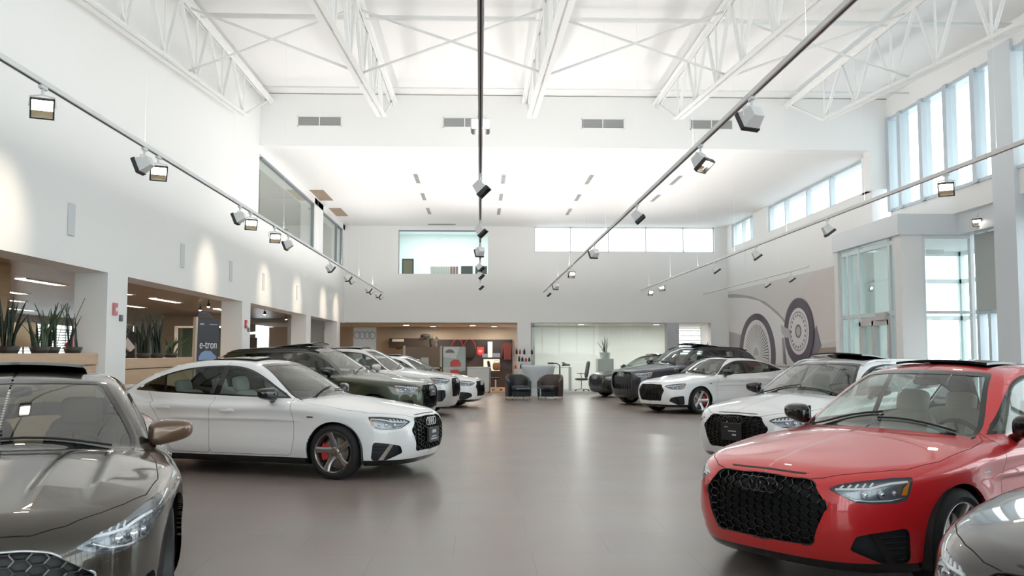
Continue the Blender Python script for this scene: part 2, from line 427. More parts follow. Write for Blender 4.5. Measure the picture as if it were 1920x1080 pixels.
def build_regions(c, opt):
    B = c.B; c.mesh()
    P2 = lambda poly, r: rounded(poly, r)
    def cabmask(p):
        s, y, z = c.a4(p); q = z > .85; r = [np.full(len(s), q_) for q_ in (-9.0, 9.0, 9.0, 9.0)]
        for a, b in zip(r, c.parts_f(s[q], y[q], z[q])): a[q] = b
        return (s, y, z, *r)
    big = 9.0
    # wheel arches: open the skin
    def archf(p):
        s, y, z = c.a4(p); d = np.full(len(p), big)
        for sa in c.wheels:
            d = np.minimum(d, np.hypot(p[:, 0]-sa*c.k, p[:, 2]-c.wr)-c.arch)
            d = np.minimum(d, np.maximum(np.abs(p[:, 0]-sa*c.k)-c.arch, p[:, 2]-c.wr))
        return np.where(y > .55, d, big)
    c.cut(archf, ['body_shell'], 'drop')
    # side windows
    dlo = P2(B['DLO'], B['DLOR'])
    def f1(p, off=0.0):
        s, y, z, low, cab, ct, cs = cabmask(p); return np.where((cs > -.05) & (cab < low+.03), poly_sd(s, z, dlo)+off, big)
    c.cut(lambda p: f1(p), ['body_shell'], 'window_trim')
    c.cut(lambda p: f1(p, .020), ['window_trim'], 'glass')
    def lined(p, ln):
        s, y, z = c.a4(p); a, b = ln; L = math.hypot(b[0]-a[0], b[1]-a[1]); return ((s-a[0])*(b[1]-a[1])-(z-a[1])*(b[0]-a[0]))/L
    c.cut(lambda p: lined(p, B['BP'])+.045, ['glass'], 'front_window')
    c.cut(lambda p: lined(p, B['BP'])-.045, ['glass'], 'window_trim')
    c.cut(lambda p: lined(p, B['QP'])+.018, ['glass'], 'rear_side_window')
    c.cut(lambda p: lined(p, B['QP'])-.018, ['glass'], 'window_trim')
    c.cut(lambda p: p[:, 1]-9, ['glass'], 'quarter_window')
    # windscreen
    ws = P2(B['WS'], [.0, .02, .1, .2, .2, .03, .03, .2, 0]); ws = ws+[(-u, v) for u, v in ws[::-1]]
    def f2(p, off=0.0):
        s, y, z, low, cab, ct, cs = cabmask(p); return np.where((s < 2.4) & (cab < low+.02) & (ct > cs-.08), poly_sd(y, z, ws)+off, big)
    c.cut(lambda p: f2(p), ['body_shell'], 'windshield_frame')
    c.cut(lambda p: f2(p, .028), ['windshield_frame'], 'windshield')
    rw = P2(B['RW'], .03); rw = rw+[(-u, v) for u, v in rw[::-1]]
    def f3(p, off=0.0):
        s, y, z, low, cab, ct, cs = cabmask(p); return np.where((s > 3.1) & (cab < low+.02) & (ct > cs-.1), poly_sd(y, z, rw)+off, big)
    c.cut(lambda p: f3(p), ['body_shell'], 'rear_window_frame')
    c.cut(lambda p: f3(p, .03), ['rear_window_frame'], 'rear_window')
    # sliding roof
    sr = P2(B['SR_ROOF'], [0, .06, .06, 0]); sr = sr+[(u, -v) for u, v in sr[::-1]]
    def f4(p):
        s, y, z = c.a4(p); return np.where(z > 1.25, poly_sd(s, y, sr), big)
    c.cut(f4, ['body_shell'], 'sunroof_opening')
    # lamps, grille, intakes
    U = lambda s, y: s*math.sin(PHI)+y*math.cos(PHI)
    def fd(poly, r):
        q = P2(poly, r)
        def g(p, off=0.0):
            s, y, z = c.a4(p); return np.where((s < 1.0) & (y > .25), poly_sd(U(s, y), z, q)+off, big)
        return g
    hl = fd(B['HL'], .018); c.cut(hl, ['body_shell'], 'headlight')
    fi = fd(B['FI'], .02); c.cut(fi, ['body_shell'], 'bumper_intake')
    gr = P2(B['GR'], [0, .03, .03, .02, .02, .03, .03, 0]); gr = gr+[(-u, v) for u, v in gr[::-1]]
    c.grp = gr
    def f5(p, off=0.0):
        s, y, z = c.a4(p); return np.where(s < .6, poly_sd(y, z, gr)+off, big)
    c.cut(f5, ['body_shell'], 'grille')
    sl = B['SLOT']+[(-u, v) for u, v in B['SLOT'][::-1]]
    def f6(p):
        s, y, z = c.a4(p); return np.where(s < .5, poly_sd(y, z, sl), big)
    c.cut(f6, ['body_shell'], 'hood_slot')
    tl = B['TL']
    def f7(p):
        s, y, z = c.a4(p); return np.where(s > 4.0, poly_sd(U(B['L']-s, y), z, tl), big)
    c.cut(f7, ['body_shell'], 'tail_light')
    # underside, lip and skirts
    def zlow(lim, s0, s1):
        def g(p):
            s, y, z = c.a4(p); return np.where((s > s0) & (s < s1), z-lim, big)
        return g
    c.cut(zlow(B['ZB']+.012, -1, 9), ['body_shell'], 'underbody')
    c.cut(zlow(B.get('lip', .235), -1, .75), ['body_shell'], 'front_lip')
    c.cut(zlow(B.get('skirt', .25), 1.1, 3.5), ['body_shell'], 'side_skirt')
    c.cut(zlow(.32, 4.0, 9), ['body_shell'], 'rear_diffuser')
    # doors and bonnet with their gaps
    def band(name, fn, g=.0022):
        c.cut(lambda p: fn(p)-g, ['body_shell'], 'panel_gap')
        c.cut(lambda p: fn(p)+g, ['panel_gap'], name)
    def side(poly, r):
        q = P2(poly, r)
        def g(p):
            s, y, z = c.a4(p); return np.where(y > .5, poly_sd(s, z, q), big)
        return g
    if opt.get('panels', True):
        band('front_door', side(B['FD'], .05))
        # the rear door shares its front gap with the front door
        fr = side(B['RD'], .05)
        c.cut(lambda p: fr(p)-.0022, ['body_shell'], 'panel_gap_b'); c.cut(lambda p: fr(p)+.0022, ['panel_gap_b'], 'rear_door')
        c.cut(lambda p: p[:, 1]-9, ['panel_gap_b'], 'panel_gap')
        hood = [(.065, 0), (.08, .3), (.13, .43), (.24, .56), (.36, .66), (.52, .755), (.8, .815), (1.2, .81), (1.47, .765), (1.55, .70), (1.42, .4), (1.37, 0)]
        hood = hood+[(u, -v) for u, v in hood[::-1]]
        def fh(p):
            s, y, z = c.a4(p); return np.where(z > .70, poly_sd(s, y, hood), big)
        band('hood', fh)

def rim_mesh(r, style, w=.10):
    """rim in its own frame: axis y, outer face at y=0 looking along -y; returns MB (face) ; r = rim radius"""
    m = MB()
    m.lathe([(r*.97, .20), (r*.93, .12), (r*.925, .03), (r*.965, .004), (r*1.0, -.002), (r*1.025, .006), (r*1.03, .02), (r*1.0, .20)], 48, 'y')
    n = style['n']
    for i in range(n):
        a = 2*math.pi*i/n+style.get('a0', 0)
        for off in style.get('twin', (0,)):
            sec = []
            K = 9
            for j in range(K+1):
                t = j/K; rr = r*(.20+.755*t)
                ang = a+off*t+style.get('swirl', 0)*t*t
                w0, w1, wm = style['w']; hw = r*((w0*(1-t)+w1*t)-wm*math.sin(math.pi*t))
                yy = .050*(1-t)**1.5*(1)+.006*math.sin(math.pi*t) if not style.get('flat') else .02*(1-t)
                dr = Vector((math.sin(ang), 0, math.cos(ang))); tn = Vector((math.cos(ang), 0, -math.sin(ang)))
                c0 = dr*rr+Vector((0, yy, 0))
                sec.append([c0-tn*hw+Vector((0, .010, 0)), c0-tn*hw*.55, c0+tn*hw*.55, c0+tn*hw+Vector((0, .010, 0)), c0+tn*hw*.9+Vector((0, .04, 0)), c0-tn*hw*.9+Vector((0, .04, 0))])
            v = [p for q in sec for p in q]; f = []
            for j in range(K):
                for q in range(6): f.append((j*6+q, j*6+(q+1) % 6, (j+1)*6+(q+1) % 6, (j+1)*6+q))
            f.append((0, 5, 4, 3, 2, 1)); f.append(tuple(K*6+q for q in range(6)))
            m.add([tuple(p) for p in v], f)
    m.lathe([(0.0001, .035), (r*.16, .036), (r*.24, .048), (r*.25, .10)], 32, 'y')
    m.lathe([(0.0001, .026), (r*.115, .028), (r*.125, .036)], 24, 'y')
    for i in range(5):
        a = 2*math.pi*(i+.5)/5+style.get('a0', 0)
        m.lathe([(.0001, .036), (.009, .036), (.010, .06)], 8, 'y', (math.sin(a)*r*.19, 0, math.cos(a)*r*.19))
    return m

WH = {}
def wheel_protos(r, style, key):
    """shared mesh data for one wheel type: tyre, rim, disc, caliper (outer face towards -y)"""
    k = (r, key)
    if k in WH: return WH[k]
    rr = r*style.get('rim', .735); w = .235
    t = MB(); prof = [(rr*.985, .215), (rr*1.0, w-.006), (rr+.35*(r-rr), w+.004), (r-.022, w-.008), (r-.006, w-.028), (r, w-.055), (r, .055), (r-.006, .028), (r-.022, .008), (rr+.40*(r-rr), -.007), (rr+.1*(r-rr), .0), (rr*.995, .008)]
    prof = prof[::-1]; t.lathe(prof, 56, 'y')
    m = rim_mesh(rr, style)
    d = MB(); d.lathe([(.05, .085), (r*.50, .085), (r*.50, .110), (.05, .11)], 40, 'y'); d.lathe([(0.0001, .07), (.06, .07), (.075, .085), (.075, .2)], 24, 'y'); d.lathe([(rr*.93, .2), (.06, .2)], 32, 'y')
    cp = MB(); a0, a1 = R(58), R(125); N = 10; v = []; f = []
    for i in range(N+1):
        a = a0+(a1-a0)*i/N
        for (q, yy) in ((.33*r, .052), (.57*r, .052), (.585*r, .065), (.585*r, .14), (.33*r, .14)): v.append((math.sin(a)*q, yy, math.cos(a)*q))
    for i in range(N):
        for q in range(5): f.append((i*5+q, i*5+(q+1) % 5, (i+1)*5+(q+1) % 5, (i+1)*5+q))
    f.append((0, 1, 2, 3, 4)[::-1]); f.append(tuple(N*5+q for q in range(5))); cp.add(v, f)
    WH[k] = (t, m, d, cp)
    return WH[k]

SPOKE5 = dict(n=5, w=(.20, .17, .05), a0=.15, swirl=.10)
SPOKE5B = dict(n=5, w=(.17, .20, .045), a0=.3)
SPOKE10 = dict(n=5, w=(.09, .085, .015), twin=(-.16, .16), a0=.2)

def car(spec_obj, loc, heading, label, paint, opt, group=None):
    """spec_obj: Car. car frame: nose at x=0 pointing -x; the car's left is... y>0 is the passenger's right when looking forward"""
    c = spec_obj; k = c.k; B = c.B; build_regions(c, opt)
    L2 = 2.3
    root = empty('car', (loc[0], loc[1], 0), heading, label, 'car', group)
    # car coordinates (s, y, z) -> local: x = 2.3 - s (front is +x), y = y
    def loc3(p):
        p = np.array(p, float).reshape(-1, 3); return np.column_stack([L2-p[:, 0], p[:, 1], p[:, 2]])
    def put(name, V, T, mat, parent=root, nrm=True, sgn=1, off=0.0):
        V = V.copy(); N = c.normals(V*np.array([1, 1, 1]))
        if off: V = V+N*off
        if sgn < 0: V[:, 1] *= -1; N = N*np.array([1, -1, 1]); T = T[:, ::-1]
        N = N*np.array([-1, 1, 1])
        return meshobj(name, loc3(V), T[:, ::-1], mat, parent, True, N if nrm else None)
    def arr_build(mb, name, mat, parent=root, smooth=False, angle=None):
        mb.v = [tuple(q) for q in loc3(mb.v)]; mb.f = [q[::-1] for q in mb.f]; return mb.build(name, mat, parent, smooth, angle)
    black = principled('car_gloss_black', (.006, .006, .007), .12, coat=.6)
    satin = principled('car_satin_black', (.012, .012, .013), .45)
    rubber = principled('tyre_rubber', (.018, .018, .019), .75)
    gap = principled('panel_gap_dark', (.01, .01, .01), .8)
    chrome = principled('bright_chrome', (.75, .76, .78), .12, metal=1)
    lensm = glass('clear_lens', (.93, .95, .96), .05)
    win = glass('car_window_glass', opt.get('tint', (.66, .73, .70)), .05) if 'tint' not in opt else glass('car_window_glass_dark', opt['tint'], .06)
    wsm = glass('windscreen_glass_dark', (.36, .42, .39), .15) if opt.get('dark_ws') else glass('windscreen_glass', (.60, .67, .63), .11)
    paintm = paint
    sunk = opt.get('trim_mat', black)
    # --- skin
    V, T = c.sym('body_shell')
    # turned-in lips along the wheel openings
    E = np.sort(np.concatenate([T[:, [0, 1]], T[:, [1, 2]], T[:, [2, 0]]]), 1); u, cnt = np.unique(E, axis=0, return_counts=True); be = u[cnt == 1]
    def inarch(p):
        m = np.zeros(len(p), bool)
        for sa in c.wheels:
            m |= np.abs(np.hypot(p[:, 0]-sa*k, p[:, 2]-c.wr)-c.arch) < .012
            m |= (np.abs(np.abs(p[:, 0]-sa*k)-c.arch) < .012) & (p[:, 2] < c.wr)
        return m & (np.abs(p[:, 1]) > .5*k)
    ia = inarch(V); be = be[ia[be].all(1)]
    N = c.normals(V)
    if len(be):
        n0 = len(V); a, b = V[be[:, 0]], V[be[:, 1]]
        sh = lambda p: p-np.array([0, 1, 0])*np.sign(p[:, 1:2])*.025
        q = np.concatenate([a, b, sh(b), sh(a)]); m = len(be); i = np.arange(m)
        qd = np.concatenate([np.stack([n0+i, n0+m+i, n0+2*m+i], 1), np.stack([n0+i, n0+2*m+i, n0+3*m+i], 1)])
        # lip normals point to the wheel centre
        nn = np.zeros_like(q)
        cs = np.where(np.abs(q[:, 0]-c.wheels[0]*k) < 1, c.wheels[0]*k, c.wheels[1]*k); nn[:, 0] = cs-q[:, 0]; nn[:, 2] = c.wr-q[:, 2]; nn /= np.linalg.norm(nn, axis=1, keepdims=True)
        V = np.concatenate([V, q]); N = np.concatenate([N, nn]); T = np.concatenate([T, qd])
    meshobj('body_shell', loc3(V), T[:, ::-1], paintm, root, True, N*np.array([-1, 1, 1]))
    def symput(name, mat, out=None, **kw):
        g = c.sym(name)
        if g is not None: return put(out or name, g[0], g[1], mat, **kw)
    def twoput(name, mat, out=None, parent=None, **kw):
        g = c.get(name); r = []
        if g is not None:
            for sg in (1, -1):
                r.append(put(out or name, g[0], g[1], mat, sgn=sg, parent=parent or root, **kw))
        return r
    symput('hood', paintm)
    if c.get('hood_slot'): symput('hood_slot', satin, out='hood_slot')
    symput('panel_gap', gap, off=-.002)
    symput('underbody', satin); symput('front_lip', opt.get('lip_mat', black)); symput('rear_diffuser', satin)
    twoput('side_skirt', opt.get('skirt_mat', black))
    for nm in ('front_door', 'rear_door'):
        ds = twoput(nm, paintm)
        for sg, o in zip((1, -1), ds):
            s0 = {'front_door': 2.40, 'rear_door': 3.35}[nm]; z0 = .80 if nm == 'front_door' else .825
            z0 = B.get('handle_z', z0)
            p = c.sidept(np.array([s0-.1, s0+.1]), np.array([z0, z0+.004]))
            mb = MB(); mid = (p[0]+p[1])/2
            mb.sell((mid[0], sg*(mid[1]+.022), mid[2]), (.105, .014, .017), .45, 16, 8)
            mb.sell((mid[0]-.02, sg*(mid[1]+.004), mid[2]+.004), (.05, .006, .026), .8, 14, 8)
            h = arr_build(mb, 'door_handle', paintm, o, True)
    if B.get('badge_line', True) and opt.get('side_badge', True):
        for sg in (1, -1):
            p = c.sidept(np.array([1.24]), np.array([.745]))[0]; mb = MB()
            mb.box(p[0]-.045, p[0]+.045, sg*p[1]-.004, sg*p[1]+.004, p[2]-.008, p[2]+.008, 0, .002); arr_build(mb, 'fender_badge', chrome if opt.get('bright_badge') else satin)
    # --- glazing
    fr = symput('windshield_frame', black); symput('windshield', wsm, off=-.003)
    symput('rear_window_frame', black); symput('rear_window', win, off=-.003)
    for o, nm in ((twoput('window_trim', black), 0),): pass
    if opt.get('bright_dlo'):
        pass
    twoput('front_window', win, off=-.003, out='side_window'); twoput('rear_side_window', win, off=-.003, out='side_window'); twoput('quarter_window', glass('privacy_glass', (.15, .16, .16), .05), off=-.003, out='quarter_window')
    # --- sliding roof: dark opening with its glass tilted up at the back or the deflector raised at the front
    symput('sunroof_opening', satin, out='sunroof_frame', off=-.012)
    tilt = opt.get('tilt', .05)
    sp = B['SR_ROOF']; s0, s1, hw = sp[0][0], sp[2][0], sp[1][1]
    ny, ns = 12, 8; v = []
    gi, gj = np.meshgrid(np.arange(ns+1), np.arange(ny+1), indexing='ij'); gi = gi.ravel(); gj = gj.ravel()
    gs = s0+.02+(s1-s0-.04)*gi/ns; gy = -hw+.02+(2*hw-.04)*gj/ny; gp_ = c.toppt(gs, np.abs(gy))
    gl = tilt*((1-gi/ns) if opt.get('front_up', True) else gi/ns)
    for top in (1, 0):
        v += [(gp_[q, 0], gy[q]*k, gp_[q, 2]+gl[q]+(.006 if top else -.012)) for q in range(len(gs))]
    f = []; W_ = ny+1; Q = (ns+1)*W_
    for i in range(ns):
        for j in range(ny):
            a = i*W_+j; f.append((a, a+1, a+W_+1, a+W_)); f.append((Q+a, Q+a+W_, Q+a+W_+1, Q+a+1))
    for i in range(ns):
        for j in (0, ny):
            a = i*W_+j; q = (a, a+W_, Q+a+W_, Q+a); f.append(q if j == 0 else q[::-1])
    for j in range(ny):
        for i in (0, ns):
            a = i*W_+j; q = (a+1, a, Q+a, Q+a+1); f.append(q if i == 0 else q[::-1])
    mb = MB(); mb.add(v, f); arr_build(mb, 'sunroof_glass', black, root, angle=40)
    if opt.get('rails'):
        for sg in (1, -1):
            ss = np.linspace(2.15, 4.15, 15); pts = []
            yy = np.interp(ss, [2.1, 2.6, 3.6, 4.2], [.53, .55, .55, .52])
            pp = c.toppt(ss, yy)
            for i, p in enumerate(pp):
                e = min(i, len(pp)-1-i); pts.append((p[0], sg*p[1], p[2]+min(.034, .008+.016*e)))
            mb = MB(); mb.path(pts, .016, 8); arr_build(mb, 'roof_rail', opt.get('rail_mat', satin), root, True)
    # --- lamps
    amber = principled('amber_reflector', (.9, .28, .02), .25, coat=.5)
    drl = principled('lamp_white', (.85, .87, .9), .2, emis=(1, 1, 1), emis_s=opt.get('drl', .15))
    bowl = principled('lamp_bowl', opt.get('bowl', (.26, .28, .31)), .25, metal=.6)
    silv = principled('lamp_silver', (.62, .64, .67), .22, metal=.9)
    det = opt.get('detail', 2)
    for sg in (1, -1):
        g = c.get('headlight')
        if g is None: break
        Vh, Th = g
        lamp = put('headlight', Vh, Th, lensm, sgn=sg)
        # bowl: the same outline pushed in, with a wall round it
        Nh = c.normals(Vh); dn = np.array([math.cos(PHI), -math.sin(PHI), 0])
        cen = Vh.mean(0); Vb = cen+(Vh-cen)*.96+dn*.045
        E = np.sort(np.concatenate([Th[:, [0, 1]], Th[:, [1, 2]], Th[:, [2, 0]]]), 1); u, cnt = np.unique(E, axis=0, return_counts=True); be = u[cnt == 1]; n0 = len(Vh)
        Vw = np.concatenate([Vh-Nh*.001, Vb]); Tw = np.concatenate([Th+n0, np.stack([be[:, 0], be[:, 1], be[:, 1]+n0], 1), np.stack([be[:, 0], be[:, 1]+n0, be[:, 0]+n0], 1)])
        Vw = Vw.copy(); Vw[:, 1] *= sg; meshobj('lamp_bowl', loc3(Vw), Tw, bowl, lamp)
        def tube(name, uz, r, mat, depth=.018, n=8):
            q = c.diag([a for a, b in uz], [b for a, b in uz], 1, depth); q[:, 1] *= sg
            mb = MB(); mb.path([tuple(p) for p in q], r, n); return arr_build(mb, name, mat, lamp, True)
        if det >= 1:
            HLs = B.get('HLS', None)
            lo = [(.47, .662), (.555, .625), (.65, .617), (.78, .619), (.86, .635)]
            tube('light_strip', lo, .0085, silv)
            up = [(.445, .690), (.56, .693), (.66, .697), (.72, .715), (.80, .730), (.90, .737)]
            tube('light_strip', up, .008, drl)
            for i in range(5):
                a = .475+.045*i; tube('light_bar', [(a, .699+.004*i*.6), (a+.022, .716+.0045*i)], .006, drl, .016)
            for (uu, zz, rr) in ((.62, .658, .026), (.725, .660, .026), (.81, .665, .02)):
                q = c.diag([uu], [zz], 1, .03)[0]; mb = MB(); mb.sell((q[0], sg*q[1], q[2]), (rr*.8, rr, rr), 1.0, 16, 10); arr_build(mb, 'projector', silv if rr < .025 else chrome, lamp, True)
        am = [(.862, .652), (.885, .652), (.912, .735), (.878, .70)]
        q = c.diag([a for a, b in am], [b for a, b in am], 1, .010); q2 = c.diag([a for a, b in am], [b for a, b in am], 1, .03)
        mb = MB(); vv = [(p[0], sg*p[1], p[2]) for p in q]+[(p[0], sg*p[1], p[2]) for p in q2]
        mb.add(vv, [(0, 1, 2, 3), (7, 6, 5, 4), (0, 4, 5, 1), (1, 5, 6, 2), (2, 6, 7, 3), (3, 7, 4, 0)])
        if opt.get('marker', True): arr_build(mb, 'side_marker', amber, lamp)
    red = principled('tail_lamp_red', (.35, .01, .015), .2, coat=.8)
    twoput('tail_light', red)
    # --- grille
    g = c.sym('grille')
    Vg, Tg = g; Nn = c.normals(Vg)
    E = np.sort(np.concatenate([Tg[:, [0, 1]], Tg[:, [1, 2]], Tg[:, [2, 0]]]), 1); u, cnt = np.unique(E, axis=0, return_counts=True); be = u[cnt == 1]; n0 = len(Vg)
    Vb = Vg+np.array([.05, 0, 0]); Vb[:, 1] *= .985
    Vw = np.concatenate([Vg, Vb]); Tw = np.concatenate([Tg+n0, np.stack([be[:, 0], be[:, 1], be[:, 1]+n0], 1), np.stack([be[:, 0], be[:, 1]+n0, be[:, 0]+n0], 1)])
    gro = meshobj('grille', loc3(Vw), Tw, satin, root)
    gm = opt.get('grille_mat', black); gp = np.array(c.grp); mb = MB()
    zlo, zhi = gp[:, 1].min(), gp[:, 1].max(); hw_, hh = opt.get('hex', (.088, .050)); segs = []
    if opt.get('bars'):
        for i in range(opt['bars']):
            yy = -.54+1.08*(i+.5)/opt['bars']; segs.append(((yy, zlo), (yy, zhi)))
    else:
        for r_ in range(-1, int((zhi-zlo)/hh)+2):
            for q in range(-10, 11):
                cx = q*.75*hw_; cz = zlo+(r_+.5*(q % 2))*hh
                a = [(cx-hw_*.5, cz), (cx-hw_*.25, cz+hh*.5), (cx+hw_*.25, cz+hh*.5), (cx+hw_*.5, cz)]
                segs += [(a[0], a[1]), (a[1], a[2]), (a[2], a[3])]
    # clip the pattern to the outline
    seg2 = []
    for (p0, p1) in segs:
        n = 9 if not opt.get('bars') else 40; tt = np.linspace(0, 1, n); uu = p0[0]+(p1[0]-p0[0])*tt; zz = p0[1]+(p1[1]-p0[1])*tt
        ok = poly_sd(uu, zz, c.grp) < .004
        if ok.sum() >= 2:
            i = np.where(ok)[0]; seg2.append(((uu[i[0]], zz[i[0]]), (uu[i[-1]], zz[i[-1]])))
    if seg2:
        pts = np.array(seg2).reshape(-1, 2); q = c.front(np.abs(pts[:, 0]), pts[:, 1], .006); q[:, 1] = pts[:, 0]*k
        hwd = opt.get('bar_w', .0035)
        for i in range(0, len(q), 2):
            a, b = Vector(q[i]), Vector(q[i+1]); d = (b-a); d.normalize(); nrm = Vector((1, 0, 0)); t = d.cross(nrm)*hwd
            vv = [a-t, a+t, b+t, b-t]; vv = vv+[p+Vector((.022, 0, 0)) for p in vv]
            mb.add([tuple(p) for p in vv], [(0, 1, 2, 3), (0, 4, 5, 1), (1, 5, 6, 2), (2, 6, 7, 3), (3, 7, 4, 0)])
    arr_build(mb, 'grille_mesh', gm, gro)
    # bright or dark surround
    op = np.array(c.grp)[::1]; q = c.front(np.abs(op[:, 0]), op[:, 1], .004); q[:, 1] = op[:, 0]*k
    kp = [0]
    for i in range(1, len(q)):
        if np.linalg.norm(q[i]-q[kp[-1]]) > .006: kp.append(i)
    mb = MB(); mb.path([tuple(p) for p in q[kp]], opt.get('surround_r', .007), 6, closed=True); arr_build(mb, 'grille_surround', opt.get('surround', black), gro, True)
    # four interlocked rings
    zr = opt.get('ring_z', .668); pr = c.front(np.array([0.0]), np.array([zr]))[0]; rad = opt.get('ring_r', .048)
    mb = MB()
    for i in range(4): mb.torus((pr[0]-.012, (i-1.5)*rad*1.38, pr[2]), rad, .0062, 28, 8, 'x')
    arr_build(mb, 'ring_badge', opt.get('ring_mat', black), gro, True)
    if opt.get('plate'):
        pz = opt['plate'].get('z', .52); pp = c.front(np.array([0.0]), np.array([pz]))[0]; w, h = opt['plate'].get('size', (.15, .075)); x = pp[0]-.022; zc = pp[2]; oy = opt['plate'].get('y', 0)
        mb = MB(); mb.box(x, x+.03, oy-w, oy+w, zc-h, zc+h, 0, .004); pl = arr_build(mb, 'license_plate', principled('plate_'+opt['plate']['name'], opt['plate']['col'], .4), gro)
        mb = MB()
        for (y0, y1, z0, z1) in opt['plate'].get('marks', ()): mb.box(x-.002, x+.001, oy+y0, oy+y1, zc+z0, zc+z1)
        if mb.v: arr_build(mb, 'plate_marking', principled('plate_ink_'+opt['plate']['name'], opt['plate']['ink'], .4), pl)
    # --- lower intakes
    g = c.get('bumper_intake')
    if g is not None:
        Vi, Ti = g
        E = np.sort(np.concatenate([Ti[:, [0, 1]], Ti[:, [1, 2]], Ti[:, [2, 0]]]), 1); u, cnt = np.unique(E, axis=0, return_counts=True); be = u[cnt == 1]; n0 = len(Vi)
        dn = np.array([math.cos(PHI), -math.sin(PHI), 0])
        cen = Vi.mean(0); Vb = cen+(Vi-cen)*.93+dn*.05
        Vw = np.concatenate([Vi, Vb]); Tw = np.concatenate([Ti+n0, np.stack([be[:, 0], be[:, 1], be[:, 1]+n0], 1), np.stack([be[:, 0], be[:, 1]+n0, be[:, 0]+n0], 1)])
        for sg in (1, -1):
            W2 = Vw.copy(); W2[:, 1] *= sg; io = meshobj('bumper_intake', loc3(W2), Tw, principled('intake_grey', (.03, .033, .038), .4), root)
            # the slanting blade across the opening
            fi_ = B.get('BLADE', [(.64, .425), (.685, .432), (.81, .236), (.75, .236)])
            q = c.diag([a for a, b in fi_], [b for a, b in fi_], 1, .002); q2 = c.diag([a for a, b in fi_], [b for a, b in fi_], 1, .045)
            mb = MB(); mb.add([(p[0], sg*p[1], p[2]) for p in q]+[(p[0], sg*p[1], p[2]) for p in q2], [(0, 1, 2, 3), (0, 4, 5, 1), (1, 5, 6, 2), (2, 6, 7, 3), (3, 7, 4, 0)])
            arr_build(mb, 'intake_blade', opt.get('blade_mat', black), io)
            mb = MB()
            for i in range(5):
                zz = .25+.035*i; ua = .79-.03*i+.03; ub = .88
                q = c.diag([ua, ub], [zz, zz+.006], 1, .02); mb.path([(p[0], sg*p[1], p[2]) for p in q], .004, 6)
            arr_build(mb, 'intake_slat', satin, io)
    # --- mirrors
    for sg in (1, -1):
        zm = float(c.z2t(1.02)); sm_ = opt.get('mirror_s', 1.80)*k; ym = opt.get('mirror_y', .965)*k+.01; mb = MB()
        nu, nv = 26, 12; v = []; f = []
        for i in range(nv+1):
            ph = -math.pi/2+math.pi*i/nv
            for j in range(nu):
                th = 2*math.pi*j/nu; e = .62
                cx = math.copysign(abs(math.cos(th))**e, math.cos(th)); sn = math.copysign(abs(math.sin(th))**e, math.sin(th)); rr = math.cos(ph)**.55; q = math.copysign(abs(math.sin(ph))**.8, math.sin(ph))
                yy = .14*rr*cx; x = .085*q if q < 0 else .028*q; z = .076*rr*sn
                z = z*(1-.22*(yy/.14))+.012*(yy/.14); x = x+.035*(yy/.14)
                v.append((sm_+x, sg*(ym+yy), zm+z))
        for i in range(nv):
            for j in range(nu):
                j2 = (j+1) % nu; qd = (i*nu+j, i*nu+j2, (i+1)*nu+j2, (i+1)*nu+j); f.append(qd if sg < 0 else qd[::-1])
        mb.add(v, [q[::-1] for q in f]); mo = arr_build(mb, 'side_mirror', opt.get('mirror_mat', black), root, True)
        mb = MB(); v = [(p[0], p[1], p[2]) for p in ((sm_+.030, sg*(ym-.105), zm-.05), (sm_+.055, sg*(ym+.09), zm-.042), (sm_+.055, sg*(ym+.09), zm+.05), (sm_+.030, sg*(ym-.105), zm+.06))]
        mb.add(v+[(p[0]+.006, p[1], p[2]) for p in v], [(0, 1, 2, 3), (7, 6, 5, 4), (0, 4, 5, 1), (1, 5, 6, 2), (2, 6, 7, 3), (3, 7, 4, 0)]); arr_build(mb, 'mirror_glass', chrome, mo)
        ps = c.sidept(np.array([1.80]), np.array([.92]))[0]
        mb = MB(); mb.path([(sm_+.02, sg*(ps[1]-.03), ps[2]-.01), (sm_+.005, sg*(ym-.10), zm-.062), (sm_, sg*(ym-.02), zm-.058)], [.04, .032, .022], 10); arr_build(mb, 'mirror_arm', black, mo, True)
    # --- wheels
    st = opt.get('wheel', SPOKE5); tp, rp, dp, cp = wheel_protos(c.wr, st, id(st))
    rimm = opt.get('rim_mat', principled('rim_grey', (.30, .30, .31), .28, metal=.9))
    for wi, sa in enumerate(c.wheels):
        for sg in (1, -1):
            yo = .905*k-.015
            def pl(mb): return [(sa*k+p[0], sg*(yo-p[1]), c.wr+p[2]) for p in mb.v]
            def mk(mb, name, mat, par, ang):
                q = MB(); q.v = pl(mb); q.f = [f if sg < 0 else f[::-1] for f in mb.f]; q.mi = list(mb.mi); return arr_build(q, name, mat, par, angle=ang)
            w = mk(tp, 'wheel', rubber, root, 35); mk(rp, 'rim', rimm, w, 35); mk(dp, 'brake_disc', principled('disc_steel', (.35, .34, .33), .4, metal=.9), w, 35)
            mk(cp, 'brake_caliper', opt.get('caliper', satin), w, 35)
            # liner of the arch
            mb = MB(); n = 24; v = []; f = []; rr = c.arch+.012
            for i in range(n+1):
                a = math.pi*i/(n-2)-math.pi/(n-2); low = i in (0, n)
                if low: a = 0 if i == 0 else math.pi
                for yy in (.50*k, .885*k): v.append((sa*k+rr*math.cos(a), sg*yy, c.wr+rr*math.sin(a)-(.14 if low else 0)))
            for i in range(n): f.append((2*i, 2*i+1, 2*i+3, 2*i+2))
            ctr = len(v); v.append((sa*k, sg*.50*k, c.wr))
            for i in range(n): f.append((2*i, 2*i+2, ctr))
            mb.add(v, f); arr_build(mb, 'arch_liner', satin, root, True)
    # --- cabin
    seatm = opt.get('seat', principled('seat_beige', (.52, .48, .42), .6)); dashm = principled('dash_dark', (.035, .035, .035), .6)
    zf = lambda z: float(c.z2t(z)); zb = float(c.z2t(.24))
